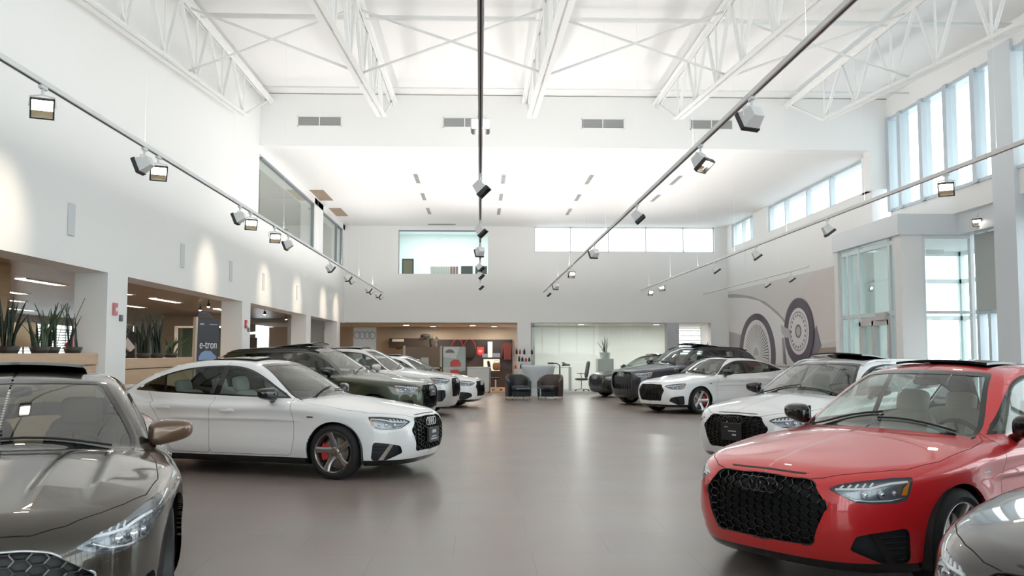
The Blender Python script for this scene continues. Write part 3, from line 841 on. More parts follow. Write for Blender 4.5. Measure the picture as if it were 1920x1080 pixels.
    def seat(sx, y, w=.25, rear=False):
        z0 = zf(.50); zt = zf(.90)
        mb = MB(); mb.sell((sx, y, z0), (.27, w, .085), .4); ln = (zt+.06-z0)/2
        rot = Matrix.Rotation(R(14), 3, 'Y'); mb.sell((sx+.30, y, z0+ln+.02), (.075, w*.96, ln+.06), .45, rot=rot)
        for q in (-1, 1): mb.sell((sx+.255, y+q*w*.82, z0+ln*.9), (.06, .05, ln*.8), .6, rot=rot)
        so = arr_build(mb, 'rear_seat' if rear else 'front_seat', seatm, root, True)
        mb = MB(); xs = sx+.30+(ln+.16)*math.sin(R(14))
        hz = z0+2*ln+.155 if not rear else z0+2*ln+.12
        mb.sell((xs+.035, y, hz), (.055, .135, .10 if not rear else .085), .45, rot=rot)
        for q in (-.05, .05): mb.tube((xs+.03, y+q, hz-.16), (xs+.035, y+q, hz-.05), .007, 6)
        arr_build(mb, 'headrest', seatm, so, True)
    for sg in (-1, 1): seat(2.15*k, sg*.37*k)
    for sg in (-1, 1): seat(3.02*k, sg*.40*k, .32, True)
    mb = MB(); mb.box(1.25*k, 3.6*k, -.72*k, .72*k, zb, zb+.04); mb.box(2.0*k, 2.9*k, -.10, .10, zb, zf(.58), 0, .03); arr_build(mb, 'cabin_floor', dashm, root)
    mb = MB(); dz = zf(.93)
    prof = [(1.28, .80), (1.30, .905), (1.50, .945), (1.68, .945), (1.78, .90), (1.80, .78), (1.72, .62), (1.60, .5), (1.35, .5)]
    mb.prism(prof, lambda u, v, d: (u*k, d, float(c.z2t(v))), -.70*k, .70*k); db = arr_build(mb, 'dashboard', dashm, root, angle=50)
    mb = MB(); sw_y = .37*k  # driver on the car's left
    ctr = Vector((1.92*k, sw_y, zf(.86))); ax = Vector((.9, 0, .42)).normalized(); e1 = Vector((0, 1, 0)); e2 = ax.cross(e1)
    mb.path([tuple(ctr+.185*(math.cos(t)*e1+math.sin(t)*e2)) for t in np.linspace(0, 2*math.pi, 28, endpoint=False)], .015, 8, closed=True)
    for t in (0, math.pi, 1.5*math.pi, .5*math.pi): mb.tube(tuple(ctr), tuple(ctr+.18*(math.cos(t)*e1+math.sin(t)*e2)), .018, 6)
    mb.tube(tuple(ctr), tuple(ctr-ax*.2), .04, 8); arr_build(mb, 'steering_wheel', dashm, db, True)
    mb = MB(); pm = c.toppt(np.array([2.12]), np.array([0.0]))[0]; mb.sell((pm[0]+.02, 0, pm[2]-.09), (.02, .11, .035), .5, 16, 8); mb.tube((pm[0], 0, pm[2]-.02), (pm[0]+.01, 0, pm[2]-.07), .012, 6); arr_build(mb, 'rear_view_mirror', dashm, root, True)
    # wipers
    mb = MB()
    for (ya, yb) in ((-.55, .02), (0.02, .58)):
        q = c.toppt(np.linspace(1.40, 1.47, 6), np.abs(np.linspace(ya, yb, 6)), -.012); q[:, 1] = np.linspace(ya, yb, 6)*k; mb.path([tuple(p) for p in q], .008, 6)
    arr_build(mb, 'wiper', satin, root)
    return root
# ------------------------------------------------------------------ the setting
ORD = ['first', 'second', 'third', 'fourth', 'fifth', 'sixth', 'seventh', 'eighth', 'ninth', 'tenth', 'eleventh', 'twelfth', 'thirteenth', 'fourteenth']
XL, XR, XG, YB, YH = -5.0, 9.2, 9.5, 33.9, 20.7     # left wall, right wall, glazed front, back wall, header beam
YF = -9.0                                            # street end behind the viewer
white = principled('wall_white', (.88, .88, .87), .6, bump=(40, .03))
ceilw = principled('ceiling_white', (.87, .86, .85), .7)
steel = principled('painted_steel_white', (.86, .86, .85), .45)
alu = principled('aluminium_frame', (.56, .62, .67), .35, metal=.3)
alud = principled('aluminium_dark', (.24, .27, .30), .4, metal=.3)
pane = glass('window_pane', (.93, .965, .955), .03)
beige = principled('wall_beige', (.42, .35, .28), .6)
greyg = principled('office_grey_green', (.50, .52, .46), .6)
def structure(o, **k): o['kind'] = 'structure'; return o
def sbox(name, x0, x1, y0, y1, z0, z1, mat, parent=None, bev=0):
    o = MB().box(x0, x1, y0, y1, z0, z1, 0, bev).build(name, mat, parent)
    if parent is None: structure(o)
    return o

def floor_mat():
    m = principled('floor_tile', (.28, .235, .215), .22, spec=.5); nt = m.node_tree; b = nt.nodes['Principled BSDF']
    tc = nt.nodes.new('ShaderNodeTexCoord'); mp = nt.nodes.new('ShaderNodeMapping'); mp.inputs['Rotation'].default_value = (0, 0, R(0)); mp.inputs['Location'].default_value = (.2, .1, 0)
    br = nt.nodes.new('ShaderNodeTexBrick'); br.offset = .5; br.inputs['Scale'].default_value = 1.0; br.inputs['Brick Width'].default_value = 1.2; br.inputs['Row Height'].default_value = .8
    br.inputs['Mortar Size'].default_value = .004; br.inputs['Mortar Smooth'].default_value = .2
    br.inputs['Color1'].default_value = (.315, .265, .240, 1); br.inputs['Color2'].default_value = (.298, .248, .224, 1); br.inputs['Mortar'].default_value = (.235, .195, .175, 1)
    no = nt.nodes.new('ShaderNodeTexNoise'); no.inputs['Scale'].default_value = .9; no.inputs['Detail'].default_value = 6
    mx = nt.nodes.new('ShaderNodeMix'); mx.data_type = 'RGBA'; mx.blend_type = 'MULTIPLY'; mx.inputs['Factor'].default_value = .25
    nt.links.new(tc.outputs['Object'], mp.inputs['Vector']); nt.links.new(mp.outputs['Vector'], br.inputs['Vector']); nt.links.new(mp.outputs['Vector'], no.inputs['Vector'])
    nt.links.new(br.outputs['Color'], mx.inputs[6]); nt.links.new(no.outputs['Color'], mx.inputs[7]); nt.links.new(mx.outputs[2], b.inputs['Base Color'])
    mr = nt.nodes.new('ShaderNodeMapRange'); mr.inputs['To Min'].default_value = .24; mr.inputs['To Max'].default_value = .38
    nt.links.new(no.outputs['Fac'], mr.inputs['Value']); nt.links.new(mr.outputs['Result'], b.inputs['Roughness'])
    bp = nt.nodes.new('ShaderNodeBump'); bp.inputs['Strength'].default_value = .25; bp.inputs['Distance'].default_value = .002; bp.invert = True
    nt.links.new(br.outputs['Fac'], bp.inputs['Height']); nt.links.new(bp.outputs['Normal'], b.inputs['Normal'])
    return m
sbox('floor', -16, 14, YF, 42, -.2, 0, floor_mat())
def wood_mat(name, c1, c2, sc=2.5, rough=.4):
    m = principled(name, c1, rough); nt = m.node_tree; b = nt.nodes['Principled BSDF']
    tc = nt.nodes.new('ShaderNodeTexCoord'); mp = nt.nodes.new('ShaderNodeMapping'); mp.inputs['Scale'].default_value = (sc*6, sc*.4, sc*6)
    no = nt.nodes.new('ShaderNodeTexNoise'); no.inputs['Scale'].default_value = 1.5; no.inputs['Detail'].default_value = 5
    cr = nt.nodes.new('ShaderNodeValToRGB'); cr.color_ramp.elements[0].color = (*c1, 1); cr.color_ramp.elements[1].color = (*c2, 1); cr.color_ramp.elements[0].position = .3; cr.color_ramp.elements[1].position = .7
    nt.links.new(tc.outputs['Object'], mp.inputs['Vector']); nt.links.new(mp.outputs['Vector'], no.inputs['Vector']); nt.links.new(no.outputs['Fac'], cr.inputs['Fac']); nt.links.new(cr.outputs['Color'], b.inputs['Base Color'])
    return m
woodl = wood_mat('light_oak', (.55, .38, .25), (.62, .44, .30)); woodc = wood_mat('oak_ceiling', (.30, .22, .15), (.36, .27, .19), 1.2, .35)

# --- left: solid upper wall on columns, annex behind
m = MB(); m.box(XL-.42, XL, YF, YB+.3, 2.6, 4.6); m.box(XL-.42, XL, YF, YH, 4.6, 7.4)
m.box(XL-.42, XL, 27.7, 29.2, 4.6, 6.2); m.box(XL-.42, XL, 33.45, YB+.3, 4.6, 6.2); m.box(XL-.42, XL, YH, YB+.3, 6.02, 6.3)
structure(m.build('wall_left', white))
COLS = [(-4.6, -3.9), (3.95, 4.65), (12.46, 13.16), (19.45, 20.15), (26.6, 27.3), (32.3, 33.0)]
for i, (y0, y1) in enumerate(COLS):
    structure(sbox('column', XL-.43, XL+.004, y0, y1, 0, 2.6, white))
# annex shell
sbox('wall_annex_side', -15.2, -15, YF, 30.2, 0, 2.75, beige)
m = MB(); m.box(-15.2, -15, 30.2, 35.6, 0, .5); m.box(-15.2, -15, 30.2, 35.6, 2.55, 2.75); m.box(-15.2, -15, 35.6, 42, 0, 2.75); structure(m.build('wall_annex_window', white))
sbox('ceiling_annex', -15.2, XL-.42, YF, 42, 2.75, 2.9, woodc)
sbox('wall_annex_front', -15.2, XL-.42, YF-.2, YF, 0, 2.75, white)
sbox('wall_annex_rear', -15.2, -9.0, 37.0, 37.2, 0, 2.75, beige)
wn = empty('window_1', (-15, 32.9, 1.5)); wn['kind'] = 'structure'
f = MB()
for y in (30.22, 32.0, 33.8, 35.54): f.box(-.1, .02, y-32.9-.03, y-32.9+.03, -1.0, 1.05)
for z in (-.98, 1.02): f.box(-.1, .02, -2.7, 2.66, z-.03, z+.03)
f.build('window_frame', white, wn); MB().box(-.06, -.055, -2.66, 2.62, -.95, 1.0).build('pane', pane, wn)
bl = MB()
for i in range(18): bl.box(-.02, .01, -2.6, 2.55, -.8+.095*i, -.8+.095*i+.03)
bl.build('blind', principled('blind_white', (.85, .85, .85), .6), wn)

# --- header beam with its vents, lower ceiling behind it
m = MB(); m.box(XL, XG+.3, YH, YH+.35, 6.2, 7.4); m.box(9.02, XG+.3, YH, YH+.35, 5.3, 6.2); structure(m.build('beam_header', white))
sbox('ceiling_lower', XL-.42, XR+.5, YH+.35, YB+.3, 6.2, 6.35, ceilw)
m = MB(); m.box(XL-.42, 14, YF, YH+.3, 7.42, 7.55); n_ = 60
structure(m.build('ceiling', ceilw))

# --- back wall: upper storey with an inner window and a high strip window
m = MB(); m.box(XL, 9.27, YB, YB+.35, 2.62, 4.42); m.box(XL, -3.02, YB, YB+.35, 4.42, 6.2); m.box(.29, 2.02, YB, YB+.35, 4.42, 6.2); m.box(2.02, 8.78, YB, YB+.35, 4.42, 5.25)
m.box(-3.02, .29, YB, YB+.35, 6.05, 6.2); m.box(8.78, 9.3, YB, YB+.35, 4.42, 6.2); structure(m.build('wall_back', white))
for i, (x0, x1) in enumerate(((1.38, 1.88), (8.6, 9.27), (6.95, 7.4))):
    sbox('column', x0, x1, YB+.001, YB+.45, 0, 2.62, white if i != 2 else principled('column_grey', (.52, .54, .56), .5))
def window(n, loc, frame_boxes, pane_boxes, fmat, extra=None):
    w = empty('window_%d' % n, loc); w['kind'] = 'structure'
    q = MB()
    for b in frame_boxes: q.box(*[b[i]-loc[i//2] for i in range(6)])
    q.build('window_frame', fmat, w)
    for b in pane_boxes: MB().box(*[b[i]-loc[i//2] for i in range(6)]).build('pane', pane, w)
    return w
# high strip window in the back wall
fb = [(2.02, 8.78, YB+.1, YB+.2, 5.25, 5.29), (2.02, 8.78, YB+.1, YB+.2, 6.16, 6.2)]+[(x-.02, x+.02, YB+.1, YB+.2, 5.25, 6.2) for x in (2.04, 3.38, 4.8, 6.21, 7.62, 8.76)]
window(2, (5.4, YB, 5.25), fb, [(2.04, 8.76, YB+.14, YB+.15, 5.27, 6.18)], principled('frame_white', (.8, .82, .84), .4))
# inner office window
window(3, (-1.36, YB, 4.42), [(-3.02, .29, YB+.02, YB+.12, 6.0, 6.05), (-3.04, -3.0, YB+.05, YB+.12, 4.42, 6.05)], [(-3.02, .29, YB+.08, YB+.088, 4.42, 6.03)], alud)
m = MB(); m.box(-3.6, .9, YB+3.2, YB+3.3, 4.0, 6.4); m.box(-3.7, -3.6, YB+.35, YB+3.3, 4.0, 6.4); m.box(.9, 1.0, YB+.35, YB+3.3, 4.0, 6.4); m.box(-3.7, 1.0, YB+.35, YB+3.3, 6.3, 6.4); m.box(-3.7, 1.0, YB+.35, YB+3.3, 4.0, 4.1)
structure(m.build('wall_office', principled('office_white', (.78, .83, .83), .6)))
# mezzanine glazing in the left wall
for n, (y0, y1, mull) in enumerate(((YH+.35, 27.7, ()), (29.2, 33.45, (32.2,)))):
    fbx = [(XL-.1, XL-.02, y1-.07, y1, 4.6, 6.02), (XL-.1, XL-.02, y0, y1, 5.97, 6.03)]+[(XL-.1, XL-.02, q-.03, q+.03, 4.6, 6.0) for q in mull]
    window(4+n, (XL, (y0+y1)/2, 4.6), fbx, [(XL-.07, XL-.06, y0, y1, 4.6, 6.0)], alud)
m = MB(); m.box(-9.1, -9, YH-.4, 34.5, 3.4, 6.3); m.box(-9.1, XL-.42, YH-.5, YH-.4, 3.4, 6.3); m.box(-9.1, XL-.42, 28.3, 28.4, 3.4, 6.3); m.box(-9.1, XL-.42, 34.4, 34.5, 3.4, 6.3); m.box(-9.1, XL-.42, YH-.4, 34.5, 6.25, 6.35); m.box(-9.1, XL-.42, YH-.4, 34.5, 3.3, 3.4)
structure(m.build('wall_mezzanine', greyg))

# --- right: solid lower wall with the mural, strip window above, glazed front nearer the viewer
m = MB(); m.box(XR, XR+.35, YH+.7, YB+.3, 0, 5.35); m.box(XR, XR+.35, YH+.35, YH+.7, 0, 5.35); m.box(XR-.0, XR+.35, 28.97, 30.45, 5.35, 6.2); m.box(XR, XR+.35, 33.2, YB+.3, 5.35, 6.2); structure(m.build('wall_right', white))
fb = []
for (a, b, ms) in ((YH+.9, 28.97, (23.83, 25.57, 27.42)), (30.45, 33.2, (30.99, 32.0))):
    fb += [(XR+.1, XR+.2, a, b, 5.35, 5.40), (XR+.1, XR+.2, a, b, 6.14, 6.2)]+[(XR+.08, XR+.22, y-.035, y+.035, 5.35, 6.2) for y in (a+.035, *ms, b-.035)]
window(6, (XR, 26.5, 5.35), fb, [(XR+.14, XR+.15, YH+.9, 28.97, 5.38, 6.17), (XR+.14, XR+.15, 30.45, 33.2, 5.38, 6.17)], alu)
sbox('wall_right_pier', XR, XG+.3, YH+.35, YH+.9, 5.3, 6.2, white)
# glazed front: upper band
ZS, ZT = 4.75, 6.95
ms = [20.62, 20.03, 18.95, 17.9, 16.95, 15.3, 14.2, 13.1, 12.0, 10.9]
ys = [20.6, 19.75, 18.9, 17.95, 16.85]
fb = [(XG-.06, XG+.12, YF, YH, ZT-.08, ZT), (XG-.06, XG+.12, YF, YH, ZS, ZS+.06)]
ymul = [20.62, 20.05, 19.05, 18.0, 16.95]+[15.2-1.05*i for i in range(23)]
for y in ymul: fb.append((XG-.10, XG+.12, y-.075, y+.075, ZS, ZT))
window(7, (XG, 6, ZS), fb, [(XG, XG+.012, YF, YH, ZS+.03, ZT-.04)], alu)
m = MB(); m.box(XG-.05, XG+.35, YF, YH, ZT, 7.42); structure(m.build('wall_right_upper', white))
# tall pier between the bays
m = MB(); m.box(XG-.11, XG+.3, 15.65, 16.35, 0, 7.1); structure(m.build('column', principled('column_blue_white', (.70, .74, .77), .5)))
m = MB(); m.box(XG-.25, XG+.15, 3.3, 4.0, 0, 7.1); structure(m.build('column', MATS['column_blue_white']))
# fascia band with the vestibule below
fas = principled('fascia_white', (.74, .77, .80), .5)
m = MB(); m.box(8.35, 8.5, 18.1, 21.25, 3.88, 4.30); m.box(8.35, 10.05, 17.95, 18.1, 3.88, 4.30)
m.box(9.58, 10.05, YF, 17.95, 3.88, 4.30); m.box(8.5, 10.05, 18.1, 21.25, 4.20, 4.29); m.box(8.35, 10.05, 21.25, 21.4, 3.88, 4.3)
structure(m.build('beam_fascia', fas))
m = MB(); m.box(XG-.02, XG+.55, YF, YH, 4.3, ZS); structure(m.build('wall_right_spandrel', white))
sbox('ceiling_vestibule', 8.5, 11.4, 18.1, 21.3, 3.9, 3.96, principled('vestibule_ceiling', (.78, .80, .80), .6))
# vestibule, room side (along x = 8.5)
w = empty('window_8', (8.5, 19.7, 0)); w['kind'] = 'structure'
q = MB()
for y, t in ((21.15, .06), (20.75, .05), (20.15, .05), (18.62, .05), (18.38, .07)): q.box(-.05, .06, y-19.7-t, y-19.7+t, 0, 3.88)
for z in (2.33, 3.78): q.box(-.045, .055, 18.3-19.7, 21.2-19.7, z-.045, z+.045)
q.build('window_frame', principled('frame_pale', (.66, .72, .73), .35, metal=.2), w)
MB().box(0, .01, 18.3-19.7, 21.2-19.7, .02, 3.85).build('pane', glass('vestibule_glass', (.80, .88, .86), .10), w)
d = empty('door_1', (8.49, 19.4, 0)); d['kind'] = 'structure'
q = MB(); dm = principled('door_grey', (.55, .53, .52), .4)
for y in (-.72, .02, .68): q.box(-.07, .07, y-.045, y+.045, 0, 2.2)
q.box(-.07, .07, -.75, .72, 2.10, 2.26); q.box(-.07, .07, -.75, .72, 0, .12); q.build('door_frame', dm, d)
MB().box(-.12, -.05, -.70, -.25, 2.20, 2.36, 0, .01).build('door_closer', dm, d)
MB().tube((-.1, -.08, .9), (-.1, -.08, 1.3), .015).build('door_handle', alu, d)
sbox('column', 8.42, 8.85, 18.0, 18.3, 0, 3.88, white)
sbox('column', 8.40, 8.7, 21.2, 21.42, 0, 3.88, white)
sbox('wall_right_return', 8.5, XR+.02, 21.3, 21.42, 0, 3.9, white)
# vestibule, side facing the viewer (along y = 18.1)
w = empty('window_9', (9.2, 18.1, 0)); w['kind'] = 'structure'
q = MB()
for x in (8.9, 9.9): q.box(x-9.2-.035, x-9.2+.035, -.05, .05, 0, 3.88)
for z in (2.33, 3.84): q.box(-.33, .73, -.04, .04, z-.03, z+.03)
q.build('window_frame', principled('frame_bright', (.80, .84, .85), .4), w); MB().box(-.33, .73, -.006, .006, .02, 3.85).build('pane', pane, w)
w = empty('window_10', (11.4, 19.6, 0)); w['kind'] = 'structure'
q = MB()
for y in (18.15, 18.9, 19.6, 20.4, 21.25): q.box(-.05, .05, y-19.6-.05, y-19.6+.05, 0, 3.9)
for x in (-1.75, -1.1, -.02): q.box(x-.05, x+.05, 1.65, 1.75, 0, 3.9)
for z in (2.33, 3.2, 3.85): q.box(-.05, .05, -1.5, 1.7, z-.05, z+.05); q.box(-1.9, 0, 1.65, 1.75, z-.05, z+.05)
q.build('window_frame', MATS['frame_bright'], w); q = MB(); q.box(-.006, .006, -1.5, 1.7, 0, 3.85); q.box(-1.9, 0, 1.69, 1.70, 0, 3.85); q.build('pane', pane, w)
# glazed front below the fascia, nearer than the vestibule
XF = 9.93
fb = [(XF-.05, XF+.1, YF, 17.95, 2.28, 2.38), (XF-.05, XF+.1, YF, 17.95, 0, .1)]
for y in [17.85, 17.45, 16.5, 15.55]+[14.4-1.5*i for i in range(16)]: fb.append((XF-.06, XF+.1, y-.05, y+.05, 0, 3.9))
window(11, (XF, 4, 0), fb, [(XF+.02, XF+.03, YF, 17.95, .05, 3.9)], alu)
o = MB().box(XF-.10, XF-.085, 16.4, 17.8, 2.35, 3.86).build('roller_blind', principled('blind_grey', (.50, .51, .50), .8)); tag(o, 'grey roller blind half lowered in the window beside the glass vestibule', 'blind')
# --- street end behind the viewer: solid base, tall glazing
fb = [(XL, XG, YF-.1, YF+.1, 3.6, 3.75), (XL, XG, YF-.1, YF+.1, 6.9, 7.05), (XL, XG, YF-.1, YF+.1, 0, .2)]+[(x-.06, x+.06, YF-.1, YF+.1, 0, 7.0) for x in [XL+.06+1.45*i for i in range(11)]]
window(12, (2, YF, 0), fb, [(XL, XG, YF, YF+.01, 0, 7.0)], alu)
sbox('wall_front', XL-.42, XG+.3, YF-.2, YF, 7.0, 7.45, white)
# --- ground floor behind the back wall
sbox('ceiling_rear', -9, 14, YB+.1, 42, 2.62, 2.74, principled('ceiling_taupe', (.60, .56, .50), .7))
sbox('wall_rear', -9.2, 1.95, 40.4, 40.6, 0, 2.62, principled('wall_taupe', (.50, .43, .35), .6))
sbox('floor_rear', -6, 2.0, 34.9, 40.4, 0, .012, wood_mat('rear_oak', (.42, .23, .10), (.50, .29, .14)))
m = MB(); m.box(1.95, 14, 38.3, 38.5, 0, .1); m.box(10.4, 14, 38.3, 38.5, 0, 2.62); m.box(1.9, 8.3, 38.3, 38.5, .1, 2.62); structure(m.build('wall_rear_office', principled('office_pale', (.80, .81, .79), .6)))
m = MB(); m.box(1.95, 2.05, 34.3, 38.3, 0, 2.62); structure(m.build('wall_rear_side', MATS['office_pale']))
# frosted glass front of the office
w = empty('window_13', (4.6, YB+.06, 0)); w['kind'] = 'structure'
MB().box(1.9-4.6, 7.0-4.6, 0, .02, .09, 2.62).build('pane', glass('office_glass', (.90, .94, .93), .015), w)
MB().box(1.9-4.6, 7.0-4.6, -.05, .07, 0, .09).build('window_sill', steel, w)
# window with blinds at the far right of the office
w = empty('window_14', (9.3, 38.3, 1.5)); w['kind'] = 'structure'
q = MB()
for x in (-1.0, 0, 1.05): q.box(x-.04, x+.04, -.05, .05, -1.4, 1.1)
q.build('window_frame', steel, w); MB().box(-1, 1.05, 0, .01, -1.4, 1.1).build('pane', pane, w)
q = MB()
for i in range(24): q.box(-1.0, 1.05, -.04, -.01, -1.3+.1*i, -1.3+.1*i+.035)
q.build('blind', MATS['blind_white'], w)
sbox('wall_right_rear', 9.27, 9.6, YB+.3, 38.3, 0, 2.62, white)
# ground outside
sbox('ground', -80, 110, -80, 120, -.5, -.22, principled('pavement', (.70, .70, .68), .9))
# ------------------------------------------------------------------ roof trusses, braces, vents, tracks
TX = [-4.78, -2.0, 1.04, 4.05, 7.1]
def bz(y): return 6.3-.072*(18.4-y)
TN = ['roof truss against the wall above the columns', 'roof truss, first out from the wall above the columns', 'roof truss over the middle of the hall', 'roof truss between the hall middle and the window front', 'roof truss nearest the high window front']
for i, X in enumerate(TX):
    t = empty('roof_truss', (X, 20.6, 7.2), 0, 'white steel '+TN[i], 'truss', 'white steel roof trusses')
    def L(y, z, dx=0): return (dx, y-20.6, z-7.2)
    q = MB()
    for s in (-1, 1):
        q.box(s*.02 if s > 0 else -.10, .10 if s > 0 else -.02, -20.6, .1, .02, .04); q.box(s*.02-.006, s*.02+.006, -20.6, .1, -.06, .04)
    q.build('top_chord', steel, t)
    q = MB()
    for s in (-1, 1):
        for (dx0, dx1, h0, h1) in ((.02, .10, -.006, .006), (.014, .026, 0, .08)):
            a, b = sorted((s*dx0, s*dx1)); v = []
            for (y, z) in ((18.4, 6.3), (3.0, bz(3.0))):
                for dx in (a, b):
                    for h in (h0, h1): v.append(L(y, z+h, dx))
            q.add(v, [(0, 1, 3, 2), (4, 6, 7, 5), (0, 4, 5, 1), (2, 3, 7, 6), (0, 2, 6, 4), (1, 5, 7, 3)])
    q.build('bottom_chord', steel, t)
    y = 20.5; top = True; nodes = [(20.5, 7.2), (18.4, 6.3)]; k = 0; yy = 18.4
    while yy > 5:
        yy -= .62 if k % 2 else .92; k += 1; nodes.append((yy, 7.2 if k % 2 else bz(yy)))
    for (a, b) in zip(nodes[:-1], nodes[1:]):
        q = MB()
        for s in (-.014, .014): q.tube(L(a[0], a[1], s), L(b[0], b[1], s), .021, 6)
        q.build('web_member', steel, t)
    for j in range(1, len(nodes)-1, 2):
        yb, zb = nodes[j]; q = MB(); q.tube(L(yb, zb), L(yb, 7.2), .02, 6); q.build('web_post', steel, t)
for j, (yy, r, what) in enumerate(((15.4, .045, 'thick white bridging pipe crossing the hall under the roof deck'), (19.6, .02, 'thin white bridging rod crossing the hall close to the vent wall'))):
    q = MB(); q.tube((XL+.05, yy, 7.24), (XG-.05, yy, 7.24), r, 10); tag(q.build('bridging_pipe', steel, None, True), what, 'pipe')
bayn = ['in the bay beside the wall above the columns', 'in the middle bay of the hall', 'in the bay right of the middle track', 'in the bay beside the high windows']
for j in range(4):
    x0, x1 = TX[j], TX[j+1]; y = 14.9
    q = MB(); q.tube((x0, y, 7.18), (x1, y-.3, bz(y)), .022, 8); q.tube((x0, y-.15, bz(y)), (x1, y-.15, 7.18), .022, 8)
    tag(q.build('cross_brace', steel, None, True), 'white X-shaped brace between trusses '+bayn[j], 'brace')
# grilles in the header
ventm = principled('vent_grey', (.42, .43, .42), .6); ventd = principled('vent_dark', (.20, .21, .21), .7)
for i, x in enumerate((-3.66, -.36, 2.81, 5.33)):
    t = empty('wall_vent', (x, YH, 6.77), 0, 'grey rectangular air grille in the white header, %s from the wall above the columns' % ORD[i], 'vent', 'header air grilles')
    MB().box(-.49, .49, -.004, .003, -.11, .11).build('backing', ventd, t); q = MB()
    for k in range(12): q.box(-.48, .48, -.012, -.002, -.105+.0185*k, -.105+.0185*k+.011)
    q.build('slat', ventm, t); q = MB(); q.box(-.5, .5, -.014, 0, .10, .12); q.box(-.5, .5, -.014, 0, -.12, -.10); q.box(-.5, -.48, -.014, 0, -.12, .12); q.box(.48, .5, -.014, 0, -.12, .12); q.box(-.01, .01, -.014, 0, -.1, .1); q.build('frame', steel, t)
# slot diffusers of the lower ceiling
slotm = principled('slot_grey', (.30, .29, .28), .6)
for i, X in enumerate((-1.71, .62, 2.95, 5.32)):
    for j, (y0, y1) in enumerate(((23.9, 25.2), (26.85, 28.05), (29.6, 30.95))):
        if i == 3 and j == 2: continue
        t = empty('ceiling_vent', (X, (y0+y1)/2, 6.2), 0, 'grey slot diffuser, %s row behind the header, %s column from the mezzanine' % (ORD[j], ORD[i]), 'vent', 'slot diffusers of the lower ceiling')
        h = (y1-y0)/2; MB().box(-.055, .055, -h, h, -.006, .002).build('backing', slotm, t); q = MB()
        for k in range(5): q.box(-.05, .05, -h+.02+k*(2*h-.04)/5, -h+k*(2*h-.04)/5+.05, -.012, -.004)
        q.build('slat', ventm, t)
for j, (y0, y1) in enumerate(((26.4, 28.2), (29.75, 31.45))):
    t = empty('ceiling_vent', (-4.73, (y0+y1)/2, 6.2), 0, ['brown return air grille in the lower ceiling by the larger mezzanine window', 'brown return air grille in the lower ceiling by the narrower mezzanine window'][j], 'vent', 'return air grilles')
    h = (y1-y0)/2; MB().box(-.2, .2, -h, h, -.008, .002).build('backing', principled('grille_brown', (.28, .20, .14), .6), t); q = MB()
    for k in range(14): q.box(-.19, .19, -h+k*2*h/14+.02, -h+k*2*h/14+.07, -.02, -.006)
    q.box(-.2, .2, -.02, .02, -.022, 0); q.build('slat', principled('grille_tan', (.45, .34, .25), .5), t)
tag(MB().box(-1.9, -.9, 33.3, 33.42, 6.17, 6.2).build('linear_diffuser', slotm), 'thin dark linear slot in the ceiling above the inner office window', 'vent')
# plates on the left wall
for i, yy in enumerate((11.3, 15.5, 18.5, 21.3, 25.2)):
    t = MB().box(XL, XL+.02, yy-.09, yy+.09, 2.95, 3.35, 0, .006).build('wall_plate', principled('plate_pale', (.66, .68, .69), .6)); tag(t, 'narrow pale access plate on the white wall above the columns, %s from the front' % ORD[i], 'plate', 'access plates on the white wall')

# --- lighting tracks with their spot heads
trk = principled('track_white', (.9, .9, .9), .4); slit = principled('track_slit', (.05, .05, .05), .6); headw = principled('lamp_head_white', (.80, .80, .80), .4)
bez = principled('lamp_bezel_black', (.03, .03, .03), .4); refl = principled('lamp_reflector', (.75, .62, .42), .3, metal=.6)
glow = emitter('lamp_glow', (1.0, .90, .74), 40.0)
ZTR = 3.6
TRACKS = [
 ('wall', -3.4, 4.0, 32.3, 'track beside the wall above the columns', [(7.13, 'L'), (9.3, 'W'), (9.7, 'L'), (13.0, 'W'), (13.6, 'L'), (15.2, 'L'), (16.3, 'W'), (20.8, 'S'), (23.5, 'S'), (24.5, 'W'), (27.9, 'S'), (28.9, 'W'), (30.5, 'S'), (31.7, 'W')]),
 ('middle', .0, 4.0, 29.4, 'track down the middle of the hall', [(10.55, 'R'), (14.3, 'R'), (17.3, 'B'), (20.5, 'R'), (22.6, 'R'), (26.5, 'R')]),
 ('right', 2.2, 4.0, 31.8, 'track right of the middle one', [(7.25, 'B'), (8.98, 'V'), (12.7, 'R'), (17.5, 'B'), (22.2, 'L'), (26.4, 'B'), (29.7, 'R')]),
 ('window', 5.4, 4.0, 30.7, 'track below the high windows', [(10.34, 'M'), (14.0, 'D'), (17.7, 'D'), (20.8, 'D'), (26.9, 'M'), (29.0, 'L')]),
 ('mural', 8.0, 22.0, 32.5, 'short track above the mural', [(23.3, 'D'), (25.3, 'D')]),
]
DIRS = dict(L=(.35, -.75, -.42), W=(-.92, .05, -.38), S=(.55, .45, -.6), R=(.62, -.15, -.70), B=(-.35, .75, -.45), V=(.45, -.45, -.75), M=(-.45, -.70, -.42), D=(.55, -.05, -.75))
